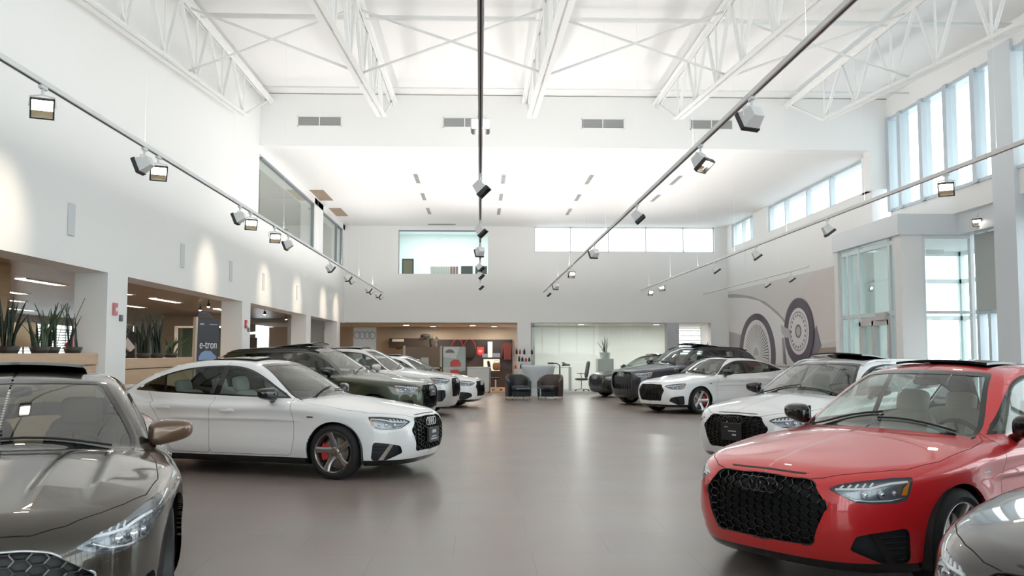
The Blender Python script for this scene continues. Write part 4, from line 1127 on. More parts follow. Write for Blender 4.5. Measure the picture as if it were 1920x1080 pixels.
def head(loc, d, label, group, lit):
    t = empty('track_spotlight', loc, 0, label, 'spotlight', group)
    q = MB(); q.box(-.018, .018, -.05, .05, -.03, 0, 0, .004); q.tube((0, 0, -.03), (0, 0, -.075), .012, 8); q.build('track_adapter', headw, t)
    D = Vector(d).normalized(); side = D.cross(Vector((0, 0, 1))).normalized(); up = side.cross(D); c = Vector((0, 0, -.165))
    def P(a, b, e): return tuple(c+side*a+up*b+D*e)
    q = MB()
    for s in (-1, 1): q.path([(0, 0, -.072), tuple(c+side*s*.088+Vector((0, 0, .075))), P(s*.092, 0, 0)], .007, 6)
    q.build('yoke', headw, t)
    q = MB(); back, fr = (.052, .048, -.075), (.082, .075, .06); v = [P(sx*back[0], sy*back[1], back[2]) for sx, sy in ((-1, -1), (1, -1), (1, 1), (-1, 1))]+[P(sx*fr[0], sy*fr[1], fr[2]) for sx, sy in ((-1, -1), (1, -1), (1, 1), (-1, 1))]
    q.add(v, [(0, 1, 2, 3)]+[(i, 4+i, 4+(i+1) % 4, (i+1) % 4) for i in range(4)]); h = q.build('lamp_housing', headw, t)
    q = MB()
    for (a0, a1, b0, b1) in ((-.086, .086, .068, .08), (-.086, .086, -.08, -.068), (-.086, -.074, -.08, .08), (.074, .086, -.08, .08)):
        v = [P(a, b, e) for e in (.045, .085) for (a, b) in ((a0, b0), (a1, b0), (a1, b1), (a0, b1))]; q.add(v, [(3, 2, 1, 0), (4, 5, 6, 7), (0, 1, 5, 4), (1, 2, 6, 5), (2, 3, 7, 6), (3, 0, 4, 7)])
    q.build('bezel', bez, h)
    q = MB(); q.add([P(a, b, .035) for (a, b) in ((-.075, -.070), (.075, -.070), (.075, -.022), (-.075, -.022))], [(0, 1, 2, 3)]); q.build('reflector', refl, h)
    q = MB(); q.add([P(a, b, .035) for (a, b) in ((-.075, -.022), (.075, -.022), (.075, .070), (-.075, .070))], [(0, 1, 2, 3)]); q.build('lamp_lens', glow if lit else refl, h)
    return t
wash = []
for (nm, X, y0, y1, desc, hs) in TRACKS:
    t = empty('lighting_track', (X, (y0+y1)/2, ZTR), 0, 'long white lighting '+desc, 'track', 'lighting tracks')
    h = (y1-y0)/2; q = MB(); q.box(-.021, .021, -h, h, 0, .045, 0, .003); q.build('track_rail', trk, t); q = MB(); q.box(-.006, .006, -h, h, -.002, .001); q.build('track_slot', slit, t)
    yy = y0+2
    while yy < y1:
        top = (7.38 if yy < YH-.3 else 6.2) if nm != 'mural' else 6.2
        if not (YH-.3 <= yy <= YH+.4): q = MB(); q.tube((0, yy-(y0+y1)/2, .04), (0, yy-(y0+y1)/2, top-ZTR), .0012, 5); q.build('suspension_wire', trk, t)
        yy += 3.3
    for i, (y, k) in enumerate(hs):
        head((X, y, ZTR), DIRS[k], 'square white spotlight, %s from the front on the %s' % (ORD[i], desc), 'square spotlights on the tracks', k in 'LVMS')
        if k in 'WL' and nm == 'wall': wash.append((X, y))
# white gear box and pendant on the middle track
t = empty('track_power_box', (0, 8.9, ZTR), 0, 'white box hanging under the middle track at the header vents', 'box')
q = MB(); q.box(-.095, .095, -.12, .12, .10, .20, 0, .01); q.build('box_body', headw, t); q = MB(); q.box(-.08, .08, -.1, .1, .092, .1); q.build('box_underside', slit, t); q = MB(); q.lathe([(.012, .36), (.035, .2)], 12); q.build('stem', headw, t)
t = empty('wall_spotlight', (0, 0, 0), 0)
bpy.data.objects.remove(t)
o = head((9.57, 17.2, 4.22), (-.5, -.6, -.6), 'small square spotlight fixed to the fascia beside the glazed front', 'square spotlights on the tracks', True)
# ------------------------------------------------------------------ the mural on the right wall (a printed panel)
def mural():
    t = empty('mural', (XR-.001, 28.4, 2.6), 0, 'large sepia photo mural of classic car wheels on the white side wall', 'mural')
    cols = dict(back=(.72, .69, .67), light_body=(.82, .80, .79), fender_line=(.40, .37, .38), pink_back=(.72, .65, .62), hull_shadow=(.20, .17, .20), ground=(.34, .27, .22), ground_light=(.62, .58, .55), lamp=(.48, .46, .47), strut=(.33, .30, .33), grey_right_top=(.64, .60, .57),
                tyre=(.10, .075, .105), rim=(.78, .76, .75), rimdark=(.20, .17, .20), spoke=(.86, .84, .83), hub=(.50, .47, .47), dark_grad=(.44, .40, .41))
    S = dict(
    light_body=[(33.54, 3.51), (31.68, 3.46), (29.67, 3.23), (28.37, 2.91), (27.48, 2.55), (26.64, 2.19), (27.15, 1.89), (27.12, 1.19), (28.96, 1.17), (28.3, 1.48), (28.43, 1.98), (29.04, 2.48), (30.13, 2.8), (31.24, 2.69), (32.05, 2.15), (33.51, 2.29)],
    fender_line=[(33.55, 3.66), (32.68, 3.62), (30.73, 3.42), (29.16, 3.15), (27.91, 2.76), (26.91, 2.34), (26.64, 2.14), (26.92, 2.19), (27.62, 2.55), (28.69, 2.92), (29.84, 3.22), (31.29, 3.4), (33.55, 3.54)],
    pink_back=[(25.62, 3.49), (24.61, 3.72), (23.3, 3.77), (23.24, 1.9), (24.26, 1.83), (24.7, 2.27), (25.15, 2.87), (25.91, 3.09)],
    hull_shadow=[(25.75, 1.39), (24.7, 2.27), (24.36, 1.7), (24.41, 1.66), (24.76, 1.4)],
    ground=[(24.51, 1.64), (23.26, 1.67), (23.26, 1.2), (25.25, 1.2)],
    ground_light=[(24.4, 1.76), (23.26, 1.82), (23.26, 1.67), (24.51, 1.64)],
    lamp=[(27.56, 2.36), (26.78, 2.19), (26.65, 1.95), (27.15, 1.96), (27.5, 2.11)],
    strut=[(27.48, 1.96), (27.37, 1.96), (27.24, 1.19), (27.41, 1.19)])
    mats = {k: principled('mural_'+k, v, .55) for k, v in cols.items()}; names = list(cols)
    pan = MB(); pan.box(-.03, 0, 23.22-28.4, 33.56-28.4, 1.1-2.6, 3.76-2.6); po = pan.build('panel', mats['back'], t)
    pr = MB(); lev = [0]
    def poly(p, key):
        lev[0] += 1; x = -.0305-.0006*lev[0]
        pr.add([(x, a-28.4, b-2.6) for a, b in p], [tuple(range(len(p)))], names.index(key))
    def ring(c, ry0, rz0, ry1, rz1, key, n=64, a0=0, a1=2*math.pi):
        lev[0] += 1; x = -.0305-.0006*lev[0]; v = []; f = []
        for i in range(n+1):
            a = a0+(a1-a0)*i/n
            v += [(x, c[0]+ry0*math.cos(a)-28.4, c[1]+rz0*math.sin(a)-2.6), (x, c[0]+ry1*math.cos(a)-28.4, c[1]+rz1*math.sin(a)-2.6)]
        for i in range(n): f.append((2*i, 2*i+1, 2*i+3, 2*i+2))
        pr.add(v, f, names.index(key))
    poly([(33.54, 1.12), (33.54, 2.5), (32.0, 2.3), (32.0, 1.12)], 'dark_grad')
    poly(S['pink_back'], 'pink_back'); poly(S['ground_light'], 'ground_light'); poly(S['ground'], 'ground'); poly(S['light_body'], 'light_body'); poly(S['fender_line'], 'fender_line')
    poly(S['hull_shadow'], 'hull_shadow')
    c = (30.2, 1.45); lo = -.24; hi = math.pi+.24
    def half(*a, **k): ring(*a, a0=lo, a1=hi, **k)
    half(c, 1.53, 1.15, 2.0, 1.36, 'tyre'); half(c, 0.001, 0.001, 1.53, 1.15, 'rimdark'); half(c, 1.30, 1.0, 1.53, 1.15, 'rim'); half(c, .0, .0, .34, .28, 'hub')
    for i in range(34):
        a = lo+(hi-lo)*(i+.5)/34; d = .030
        pr_pts = [(c[0]+q*1.33*math.cos(a+e), c[1]+q*1.02*math.sin(a+e)) for q, e in ((.24, -d*1.6), (1, -d), (1, d), (.24, d*1.6))]
        poly(pr_pts, 'spoke') if i else poly(pr_pts, 'spoke')
    c = (26.08, 2.13)
    ring(c, .86, .67, 1.22, .96, 'tyre'); ring(c, .001, .001, .86, .67, 'rim'); ring(c, .70, .54, .73, .565, 'rimdark'); ring(c, .16, .125, .26, .20, 'rimdark'); ring(c, .001, .001, .15, .11, 'hub')
    for i in range(20):
        a = 2*math.pi*i/20; ring((c[0]+.60*math.cos(a), c[1]+.46*math.sin(a)), .001, .001, .05, .04, 'rimdark', 12)
    poly(S['lamp'], 'lamp'); poly(S['strut'], 'strut')
    pr.build('print', [mats[n] for n in names], t)
mural()

# ------------------------------------------------------------------ plants
leafm = principled('leaf_green', (.055, .095, .045), .45); leafd = principled('leaf_dark', (.030, .045, .028), .5); soil = principled('soil', (.05, .035, .025), .9)
potw = principled('pot_white', (.78, .78, .76), .4)
def blades(n, h, spread, w, seed, curl=.25):
    r = random.Random(seed); out = []
    for i in range(n):
        a = r.uniform(0, 2*math.pi); hh = h*r.uniform(.55, 1.0); lean = r.uniform(.05, 1)*spread; bx, by = r.uniform(-.07, .07), r.uniform(-.07, .07); ww = w*r.uniform(.7, 1.2); tw = r.uniform(0, math.pi); v = []; K = 7
        for k in range(K+1):
            t = k/K; d = lean*t**1.6; p = Vector((bx+d*math.cos(a), by+d*math.sin(a), hh*t*(1-.12*lean*t))); hw = ww*(.55+.9*t-1.40*t*t)+.0015
            s = Vector((math.cos(tw+t*curl), math.sin(tw+t*curl), 0))*hw; nrm = Vector((-s.y, s.x, 0)).normalized()*.004
            v += [tuple(p-s), tuple(p+nrm), tuple(p+s), tuple(p-nrm)]
        f = []
        for k in range(K):
            for q in range(4): f.append((k*4+q, k*4+(q+1) % 4, k*4+4+(q+1) % 4, k*4+4+q))
        out.append((v, f))
    return out
def plant(loc, h, n, label, group, seed, spread=.35, w=.03, pot=(.13, .16), potm=None, dark=False):
    t = empty('potted_plant', loc, 0, label, 'plant', group)
    q = MB(); q.lathe([(.001, 0), (pot[0]*.75, 0), (pot[0], pot[1]), (pot[0]*.9, pot[1]), (pot[0]*.86, pot[1]*.85), (.001, pot[1]*.85)], 20); q.build('pot', potm or principled('pot_dark', (.06, .055, .05), .5), t, True)
    for (v, f) in blades(n, h, spread, w, seed):
        q = MB(); q.add([(x, y, z+pot[1]*.8) for x, y, z in v], f); q.build('leaf', leafd if dark else leafm, t, True)
    return t
# planter wall between the columns on the annex side
for i, (y0, y1, zt, d) in enumerate(((4.66, 12.44, 1.52, 'in front of the nearest column'), (13.18, 19.43, 1.44, 'behind the nearest column'), (20.17, 26.58, 1.30, 'two columns further back'))):
    t = empty('planter_wall', (-5.3, (y0+y1)/2, 0), 0, 'low light oak planter partition between columns, '+d, 'partition', 'oak planter partitions')
    h = (y1-y0)/2; q = MB(); q.box(-.19, .19, -h, h, .08, zt-.16, 0, .004); q.build('body', woodl, t); q = MB(); q.box(-.21, .21, -h, h, zt-.15, zt, 0, .006); q.build('cap', woodl, t); MB().box(-.16, .16, -h, h, 0, .08).build('plinth', principled('plinth_dark', (.1, .09, .08), .6), t)
PG = 'spiky plants on the planter partitions'
for i, (y, h, n, lab) in enumerate(((10.55, .62, 16, 'dense dark snake plant at the front end of the planter partition'), (11.2, .50, 9, 'short loose spiky plant beside the pale lamp on the planter'), (11.55, .58, 12, 'bushy green snake plant in the middle of the front planter'), (12.1, .68, 9, 'tall thin dark-stemmed plant just before the nearest column'), )):
    plant((-5.3+.03*(i % 2), y, 1.52), h, n, lab, PG, 20+i, .30, .028 if i != 3 else .016, (.12, .08), dark=(i in (0, 3)))
for i, (y, h, n, lab) in enumerate(((13.75, .62, 9, 'dark spiky plant just behind the nearest column'), (14.75, .66, 16, 'dense snake plant standing behind the nearest column near the striped shirt'), (15.35, .72, 14, 'tall snake plant with spread leaves left of the tilted banner'), (16.05, .34, 12, 'low bushy plant at the foot of the tilted banner'))):
    plant((-5.32, y, 1.44), h, n, lab, PG, 40+i, .26, .03, (.12, .08), dark=(i != 3))
# tilted banner
t = empty('poster_stand', (-5.02, 17.0, 0), R(-62+90), 'dark tilted advertising banner with a printed blue car beside the oak planter', 'poster')
bw, z0, z1, lean = .34, .35, 2.13, .10
def bp(u, z, d=0): return (u-lean*(z-z0)/1.8*1.0, d-.06*(z-z0), z)
dk = principled('banner_dark', (.055, .058, .075), .5); ink = principled('banner_white', (.82, .83, .85), .5); blu = principled('banner_blue', (.25, .36, .55), .5); woodf = principled('banner_edge', (.60, .48, .38), .5)
t.rotation_euler = (0, 0, R(73))
q = MB(); q.prism([(-bw, z0), (bw, z0), (bw, z1), (-bw, z1)], lambda u, v, d: bp(u, v, d), -.02, .02); q.build('board', dk, t)
q = MB(); q.prism([(-bw-.06, z0), (-bw, z0), (-bw, z1+.03), (-bw-.06, z1+.03)], lambda u, v, d: bp(u, v, d), -.025, .03); q.build('side_rail', woodf, t)
q = MB(); q.prism([(-bw+.05, z1+.02), (bw-.1, z1+.02), (bw-.22, z1+.13), (-bw+.12, z1+.13)], lambda u, v, d: bp(u, v, d), .04, .05); q.build('topper', dk, t)
q = MB(); q.box(-.36, .36, -.2, .2, 0, .03); q.tube((0, 0, .03), (.0, -.0, z0+.1), .03); q.build('foot', dk, t)
def text_obj(body, size, mat, parent, loc, rot, name='lettering', ext=.002):
    c = bpy.data.curves.new(name, 'FONT'); c.body = body; c.size = size; c.extrude = ext; c.align_x = 'CENTER'; c.materials.append(mat)
    tmp = bpy.data.objects.new(name, c); COL.objects.link(tmp); dg = bpy.context.evaluated_depsgraph_get(); me = bpy.data.meshes.new_from_object(tmp.evaluated_get(dg))
    COL.objects.unlink(tmp); bpy.data.objects.remove(tmp); o = bpy.data.objects.new(name, me); COL.objects.link(o); o.parent = parent; o.location = loc; o.rotation_euler = rot
    return o
text_obj('e-tron', .215, ink, t, bp(.01, 1.60, -.024), (R(93.4), R(0), 0))
q = MB(); q.prism([(-.27, 1.44), (-.2, 1.52), (-.08, 1.56), (.1, 1.55), (.2, 1.49), (.28, 1.46), (.28, 1.40), (-.27, 1.39)], lambda u, v, d: bp(u, v, d), -.024, -.02); q.build('printed_car', blu, t)
q = MB()
for i in range(4): q.prism([(-.27+.032*i, 2.02), (-.245+.032*i, 2.02), (-.245+.032*i, 2.05), (-.27+.032*i, 2.05)], lambda u, v, d: bp(u, v, d), -.024, -.02)
q.prism([(.02, 2.03), (.27, 2.03), (.27, 2.045), (.02, 2.045)], lambda u, v, d: bp(u, v, d), -.024, -.02); q.build('printed_mark', principled('banner_grey', (.5, .5, .55), .5), t)
# fire alarm points and dark switches on the columns
redm = principled('alarm_red', (.62, .05, .06), .4); grym = principled('device_grey', (.12, .12, .16), .5); reds = principled('alarm_soft', (.62, .22, .24), .5)
for i, (y, z, c) in enumerate(((12.82, 2.12, 'nearest column'), (19.85, 2.13, 'second column'), )):
    t = empty('fire_alarm', (XL+.003, y-.12, z), 0, 'small red fire alarm pull station on the %s' % c, 'fire alarm', 'fire alarm pull stations')
    MB().box(0, .035, -.06, .06, -.085, .085, 0, .006).build('case', reds if i == 0 else redm, t); MB().box(.035, .042, -.035, .035, -.03, .02).build('pull_bar', principled('alarm_white', (.8, .75, .75), .5), t)
    tag(MB().box(XL+.004, XL+.03, y+.06, y+.15, z-.16, z-.07, 0, .006).build('wall_switch', grym), 'small dark switch below the red alarm on the %s' % c, 'switch', 'dark switches on the columns')

# ------------------------------------------------------------------ annex: ceiling strips, garments, shelves
strip = emitter('strip_light', (1.0, .86, .68), 9.0)
SL = [(-7.6, 15.4, 16.95), (-9.5, 17.2, 19.5), (-7.4, 18.3, 19.65), (-7.4, 21.0, 22.8), (-9.2, 23.7, 25.4), (-13.1, 25.5, 27.4), (-11.0, 21.0, 22.5), (-7.4, 26.0, 27.5), (-7.4, 11.0, 12.6), (-10.0, 12.0, 13.5)]
for i, (x, a, b) in enumerate(SL):
    t = empty('linear_light', (x, (a+b)/2, 2.75), 0, 'long recessed warm strip light in the brown annex ceiling, %s from the front' % ORD[sorted(range(len(SL)), key=lambda k: SL[k][1]).index(i)], 'ceiling light', 'strip lights of the annex ceiling')
    h = (b-a)/2; q = MB(); q.box(-.12, -.09, -h, h, -.015, .0); q.box(.09, .12, -h, h, -.015, 0); q.build('frame', steel, t); MB().box(-.09, .09, -h, h, -.010, -.002).build('diffuser', strip, t)
bulb = emitter('bulb_glow', (1.0, .9, .75), 30.0)
DL = [(-6.3, 21.5), (-7.0, 23.2), (-6.6, 24.8), (-6.9, 27.5), (-6.0, 25.8), (-7.7, 28.8), (-6.2, 29.6)]
for i, (x, y) in enumerate(DL):
    t = empty('downlight', (x, y, 2.74), 0, 'small bright spot lamp under the annex ceiling, %s from the front' % ORD[sorted(range(len(DL)), key=lambda k: DL[k][1]).index(i)], 'spotlight', 'spot lamps of the annex')
    q = MB(); q.tube((0, 0, 0), (0, 0, -.08), .012, 6); q.lathe([(.03, -.07), (.045, -.16), (.04, -.16), (.001, -.09)], 12); q.build('housing', bez, t, True); q = MB(); q.sell((0, 0, -.158), (.034, .034, .02), 1.0, 12, 6); q.build('bulb', bulb, t, True)
redc = principled('cloth_red', (.55, .05, .06), .8); whc = principled('cloth_white', (.80, .78, .74), .8); pale = principled('lampshade_cream', (.85, .68, .48), .8)
def shirt(loc, rz, mat, label, stripes=None):
    t = empty('shirt', loc, rz, label, 'shirt', 'shirts hanging behind the planter')
    prof = [(-.22, -.68), (.22, -.68), (.20, -.30), (.21, -.22), (.36, -.36), (.44, -.28), (.25, -.05), (.09, 0), (.0, -.04), (-.09, 0), (-.25, -.05), (-.44, -.28), (-.36, -.36), (-.21, -.22), (-.20, -.30)]
    q = MB(); q.prism(prof, lambda u, v, d: (u, d*(1-abs(u)), v), -.07, .07); q.build('cloth', mat, t)
    if stripes:
        q = MB()
        for k in range(3): q.box(-.20, .20, -.078, .078, -.6+.19*k, -.6+.19*k+.085)
        q.build('stripe', stripes, t)
    q = MB(); q.path([(-.18, 0, -.03), (0, 0, .05), (.18, 0, -.03)], .008, 6); q.path([(0, 0, .05), (0, 0, .10), (.03, 0, .12)], .004, 6); q.build('hanger', chromem, t)
    return t
chromem = principled('chrome', (.7, .7, .72), .15, metal=1)
t = empty('clothes_rack', (-6.55, 16.6, 0), 0, 'metal clothes rack standing behind the oak planter', 'rack'); q = MB()
for y in (-1.0, 1.0): q.tube((0, y, .03), (0, y, 2.05), .016); q.tube((-.25, y, .03), (.25, y, .03), .016)
q.tube((0, -1.0, 2.05), (0, 1.0, 2.05), .016); q.build('frame', chromem, t)
shirt((-6.55, 15.8, 1.93), R(25), redc, 'red shirt hanging on the rack behind the nearest column'); shirt((-6.5, 16.35, 1.90), R(40), whc, 'red and white striped shirt hanging behind the snake plants', redc); shirt((-6.55, 17.1, 1.93), R(20), principled('cloth_dark', (.03, .03, .035), .8), 'black shirt hanging at the far end of the clothes rack')
t = empty('table_lamp', (-6.0, 12.3, 0), 0, 'cream shaded floor lamp beyond the planter before the nearest column', 'lamp'); q = MB(); q.lathe([(.001, 0), (.15, 0), (.15, .02), (.015, .04), (.012, 1.7), (.001, 1.7)], 16); q.build('stand', woodf, t, True); q = MB(); q.lathe([(.16, 1.62), (.20, 1.60), (.14, 1.92), (.13, 1.92)], 20); q.build('shade', pale, t, True)
t.name = 'floor_lamp'
m = sbox('column', -6.9, -6.6, 12.7, 13.1, 0, 2.75, wood_mat('post_oak', (.50, .36, .20), (.58, .43, .26)))
sbox('wall_annex_partition', -10.4, -8.4, 30.3, 30.45, 0, 2.75, beige)
# glazed meeting box and shelving seen beyond the planter
t = empty('display_cabinet', (-8.0, 27.5, 0), 0, 'grey green glazed display cabinet standing in the annex behind the banner', 'cabinet'); q = MB()
for x in (-.9, .9):
    for y in (-.25, .25): q.box(x-.04, x+.04, y-.04, y+.04, 0, 2.3)
for z in (.02, 1.2, 2.24): q.box(-.9, .9, -.25, .25, z, z+.06)
q.build('frame', whc, t); MB().box(-.88, .88, -.2, -.19, .08, 2.24).build('glass_door', glass('cabinet_glass', (.6, .66, .62), .08), t); MB().box(-.9, .9, .22, .25, 0, 2.3).build('back_panel', greyg, t)
t = empty('display_board', (-7.95, 29.9, 0), R(10), 'dark board with small red figures standing behind the second column', 'board'); MB().box(-.75, .75, -.03, .03, 1.0, 2.0).build('panel', principled('board_dark', (.07, .045, .04), .6), t); q = MB(); q.box(-.75, .75, -.15, .03, .0, .98); q.build('base', principled('board_base', (.22, .15, .12), .6), t)
q = MB(); q.sell((.3, -.06, 1.30), (.10, .05, .22), .7, 14, 8); q.sell((.12, -.06, 1.22), (.05, .04, .12), .7, 12, 8); q.build('figure', redc, t, True); q = MB(); q.add([(-.75, -.05, 2.0), (.75, -.05, 2.12), (.75, .05, 2.12), (-.75, .05, 2.0), (-.75, -.05, 2.05), (.75, -.05, 2.2), (.75, .05, 2.2), (-.75, .05, 2.05)], [(0, 1, 2, 3), (4, 7, 6, 5), (0, 4, 5, 1), (1, 5, 6, 2), (2, 6, 7, 3), (3, 7, 4, 0)]); q.build('lit_top', emitter('board_light', (1, .93, .85), 2.2), t)
sbox('wall_annex_niche', -6.9, -5.45, 33.2, 33.35, 0, 2.75, white)

# ------------------------------------------------------------------ ground floor behind the hall
def at36(px, py, Y): return ((px-900)/1720*Y, 1.535+(660-py)/1720*Y)
t = empty('logo_panel', (-4.35, 34.9, 0), R(6), 'pale grey panel with four interlocked silver rings at the end of the hall', 'sign')
MB().box(-.43, .43, -.05, .05, 0, 2.46, 0, .01).build('panel', principled('panel_grey', (.70, .70, .70), .5), t); q = MB()
for i in range(4): q.torus(((i-1.5)*.185, -.06, 2.17), .125, .020, 28, 8, 'y')
q.build('ring_badge', principled('ring_silver', (.42, .42, .43), .35, metal=.4), t, True)
tag(MB().box(-4.03+.35, -3.78+.35, 40.36, 40.4, 1.65, 2.05).build('wall_picture', principled('picture_olive', (.16, .14, .10), .6)), 'small dark picture on the taupe rear wall by the ring panel', 'picture')
shelf = principled('shelf_espresso', (.035, .022, .018), .5)
t = empty('wall_shelf', (-2.9, 39.9, 0), 0, 'long dark shelf unit on the taupe rear wall above the reception', 'shelf'); MB().box(-1.0, 1.0, -.35, .35, 1.72, 2.12, 0, .01).build('body', shelf, t); MB().box(-.86, -.36, -.37, -.35, 1.98, 2.09).build('label_strip', principled('strip_pale', (.8, .76, .72), .5), t)
t = empty('baseball_hat', (-2.35, 39.75, 2.252), 0, 'black cap lying on the dark shelf behind the reception', 'cap'); q = MB(); q.sell((0, 0, -.03), (.22, .18, .10), .9, 18, 10); q.build('crown', principled('cap_black', (.012, .012, .014), .7), t, True); q = MB(); q.sell((-.05, -.15, -.02), (.22, .14, .02), .9, 16, 6); q.v = [(x, y, z-.08) for x, y, z in q.v]; q.build('visor', MATS['cap_black'], t, True)
plant((-1.93, 36.4, 1.74), .45, 14, 'green spiky plant on the reception partition', 'plants at the rear of the hall', 61, .20, .020, (.05, .08))
t = empty('flower_vase', (-1.72, 36.3, 1.74), 0, 'small vase of white flowers on the reception partition end', 'flowers'); q = MB(); q.lathe([(.001, 0), (.04, 0), (.05, .10), (.03, .16)], 14); q.build('vase', potw, t, True)
for (x, y, z) in ((0, 0, .24), (.05, .02, .30), (-.05, -.02, .29), (.01, .03, .36)):
    q = MB(); q.sell((x, y, z), (.05, .05, .045), .9, 12, 8); q.tube((0, 0, .14), (x, y, z), .006, 5); q.build('blossom', principled('blossom_white', (.85, .84, .80), .7), t, True)
fab = principled('fabric_taupe', (.36, .29, .235), .85)
t = empty('reception_partition', (-2.2, 36.4, 0), 0, 'taupe fabric partition with white edging around the reception desk', 'partition'); MB().box(-.8, .62, -.04, .04, .9, 1.74).build('panel', fab, t); q = MB(); q.box(.62, .70, -.05, .05, .0, 1.78); q.box(-.82, -.74, -.05, .05, 0, 1.78); q.box(-.8, .7, -.05, .05, .88, .94); q.build('edging', potw, t); t = empty('reception_desk', (-2.2, 35.95, 0), 0, 'black reception desk in front of the taupe partition', 'desk'); MB().box(-.8, .66, -.35, .34, .80, .88).build('desk_top', principled('desk_black', (.02, .02, .022), .5), t); MB().box(-.78, .64, -.3, -.26, .0, .80).build('modesty_panel', MATS['desk_black'], t); MB().box(-.78, -.74, -.26, .3, 0, .8).build('side_panel', MATS['desk_black'], t); MB().box(.60, .64, -.26, .3, 0, .8).build('side_panel', MATS['desk_black'], t)
t = empty('monitor', (-2.15, 36.0, .88), R(10), 'small white screen standing on the dark reception desk', 'monitor'); MB().box(-.15, .15, -.015, .015, .14, .44, 0, .006).build('screen', principled('screen_pale', (.72, .72, .70), .3), t); q = MB(); q.box(-.10, .10, -.08, .08, 0, .02); q.tube((0, .02, .02), (0, .02, .2), .015); q.build('stand', bez, t)
# car poster
t = empty('car_poster', (-.98, 35.4, 0), R(4), 'tall poster of a red car under white and teal sky beside the reception', 'poster'); MB().box(-.43, .43, -.02, .02, .35, 1.74, 0, .004).build('board', principled('poster_teal', (.50, .62, .60), .5), t); q = MB(); q.box(-.3, -.26, -.02, .02, 0, .36); q.box(.26, .3, -.02, .02, 0, .36); q.box(-.32, .32, -.18, .18, 0, .02); q.build('foot', bez, t)
q = MB(); q.add([(-.43, -.023, 1.35), (.05, -.023, 1.28), (.2, -.023, 1.74), (-.43, -.023, 1.74)], [(0, 1, 2, 3)]); q.build('printed_sky', principled('poster_white', (.85, .88, .88), .5), t)
q = MB(); q.prism([(-.36, 1.50), (-.34, 1.58), (-.22, 1.64), (-.08, 1.62), (0, 1.54), (0, 1.50)], lambda u, v, d: (u, d, v), -.026, -.023); q.build('printed_roof', principled('poster_slate', (.22, .25, .28), .5), t)
q = MB(); q.prism([(-.17, .98), (-.15, 1.16), (-.05, 1.24), (.16, 1.24), (.25, 1.10), (.24, .98)], lambda u, v, d: (u, d, v), -.028, -.024); q.prism([(-.16, .72), (-.16, .84), (.08, .86), (.22, .80), (.2, .72)], lambda u, v, d: (u, d, v), -.028, -.024); q.build('printed_car', principled('poster_red', (.68, .10, .10), .5), t)
q = MB(); q.prism([(-.43, .86), (.43, .90), (.43, .97), (-.43, .95)], lambda u, v, d: (u, d, v), -.027, -.022); q.build('printed_band', principled('poster_pale', (.72, .70, .66), .5), t); q = MB(); q.prism([(.0, .50), (.43, .55), (.43, .82), (.26, .80), (.1, .66)], lambda u, v, d: (u, d, v), -.0275, -.022); q.build('printed_shadow', principled('poster_dark', (.20, .19, .19), .5), t)
t = empty('white_desk', (.05, 34.6, 0), R(-4), 'pale grey panelled service desk in front of the merchandise wall', 'desk'); MB().box(-.52, .30, -.02, .02, .06, .96).build('front_panel', principled('desk_pale', (.66, .68, .67), .5), t); MB().box(-.54, .34, -.05, .7, .93, .97, 0, .004).build('desk_top', principled('desk_pale', (.66, .68, .67), .5), t); MB().box(.27, .31, 0, .68, .0, .93).build('side_panel', shelf, t); MB().box(-.53, -.49, 0, .68, 0, .93).build('side_panel', MATS['desk_pale'], t)
# merchandise wall
t = empty('merchandise_wall', (-.2, 40.1, 0), 0, 'dark merchandise wall with shelves on the taupe rear wall', 'display wall')
dkw = principled('merch_dark', (.045, .038, .040), .6); MB().box(-1.7, 1.62, .2, .28, .2, 2.08).build('back_panel', dkw, t); MB().box(1.54, 1.62, .16, .2, .2, 2.08).build('edge_strip', shelf, t); MB().box(-1.7, 1.62, .16, .28, 0, .2).build('plinth', shelf, t)
t = empty('display_shelf', (-.2, 40.1, 0), 0, 'black shelf with a lit niche and drawers on the merchandise wall', 'shelf'); MB().box(.30, 1.12, -.2, .15, 1.26, 1.30).build('shelf_board', bez, t); MB().box(.36, 1.06, .05, .15, .72, 1.22).build('lit_niche', emitter('niche_glow', (1.0, .82, .62), 1.3), t); MB().box(.3, 1.6, -.2, .15, 0, .72).build('drawer_unit', shelf, t)
for i, x in enumerate((-.98, -.45)):
    b = empty('backpack', (x, 40.165, 1.32), 0, ['black backpack with red piping hanging left on the merchandise wall', 'black backpack with red piping hanging beside the red pennant'][i], 'bag', 'backpacks on the merchandise wall'); q = MB(); q.sell((0, 0, .33), (.25, .12, .42), .6, 20, 12); q.build('body', principled('bag_black', (.02, .016, .018), .7), b, True); q = MB(); q.path([(.25*math.cos(a), -.08, .42+.34*math.sin(a)) for a in np.linspace(-.2, math.pi+.2, 18)], .014, 6); q.build('piping', redc, b, True)
b = empty('pennant', (.02, 40.285, 1.46), 0, 'bright red shield pennant on the merchandise wall', 'pennant'); q = MB(); q.prism([(-.15, .30), (.15, .30), (.16, .05), (.08, -.05), (0, -.08), (-.08, -.05), (-.16, .05)], lambda u, v, d: (u, d, v), -.015, .015); q.build('cloth', principled('pennant_red', (.75, .05, .06), .6), b); q = MB(); q.box(-.08, .08, -.02, -.015, .06, .17); q.build('emblem', principled('pennant_pale', (.78, .35, .35), .6), b)
bx = principled('box_white', (.80, .78, .74), .6); bb = principled('box_blue', (.20, .22, .33), .6)
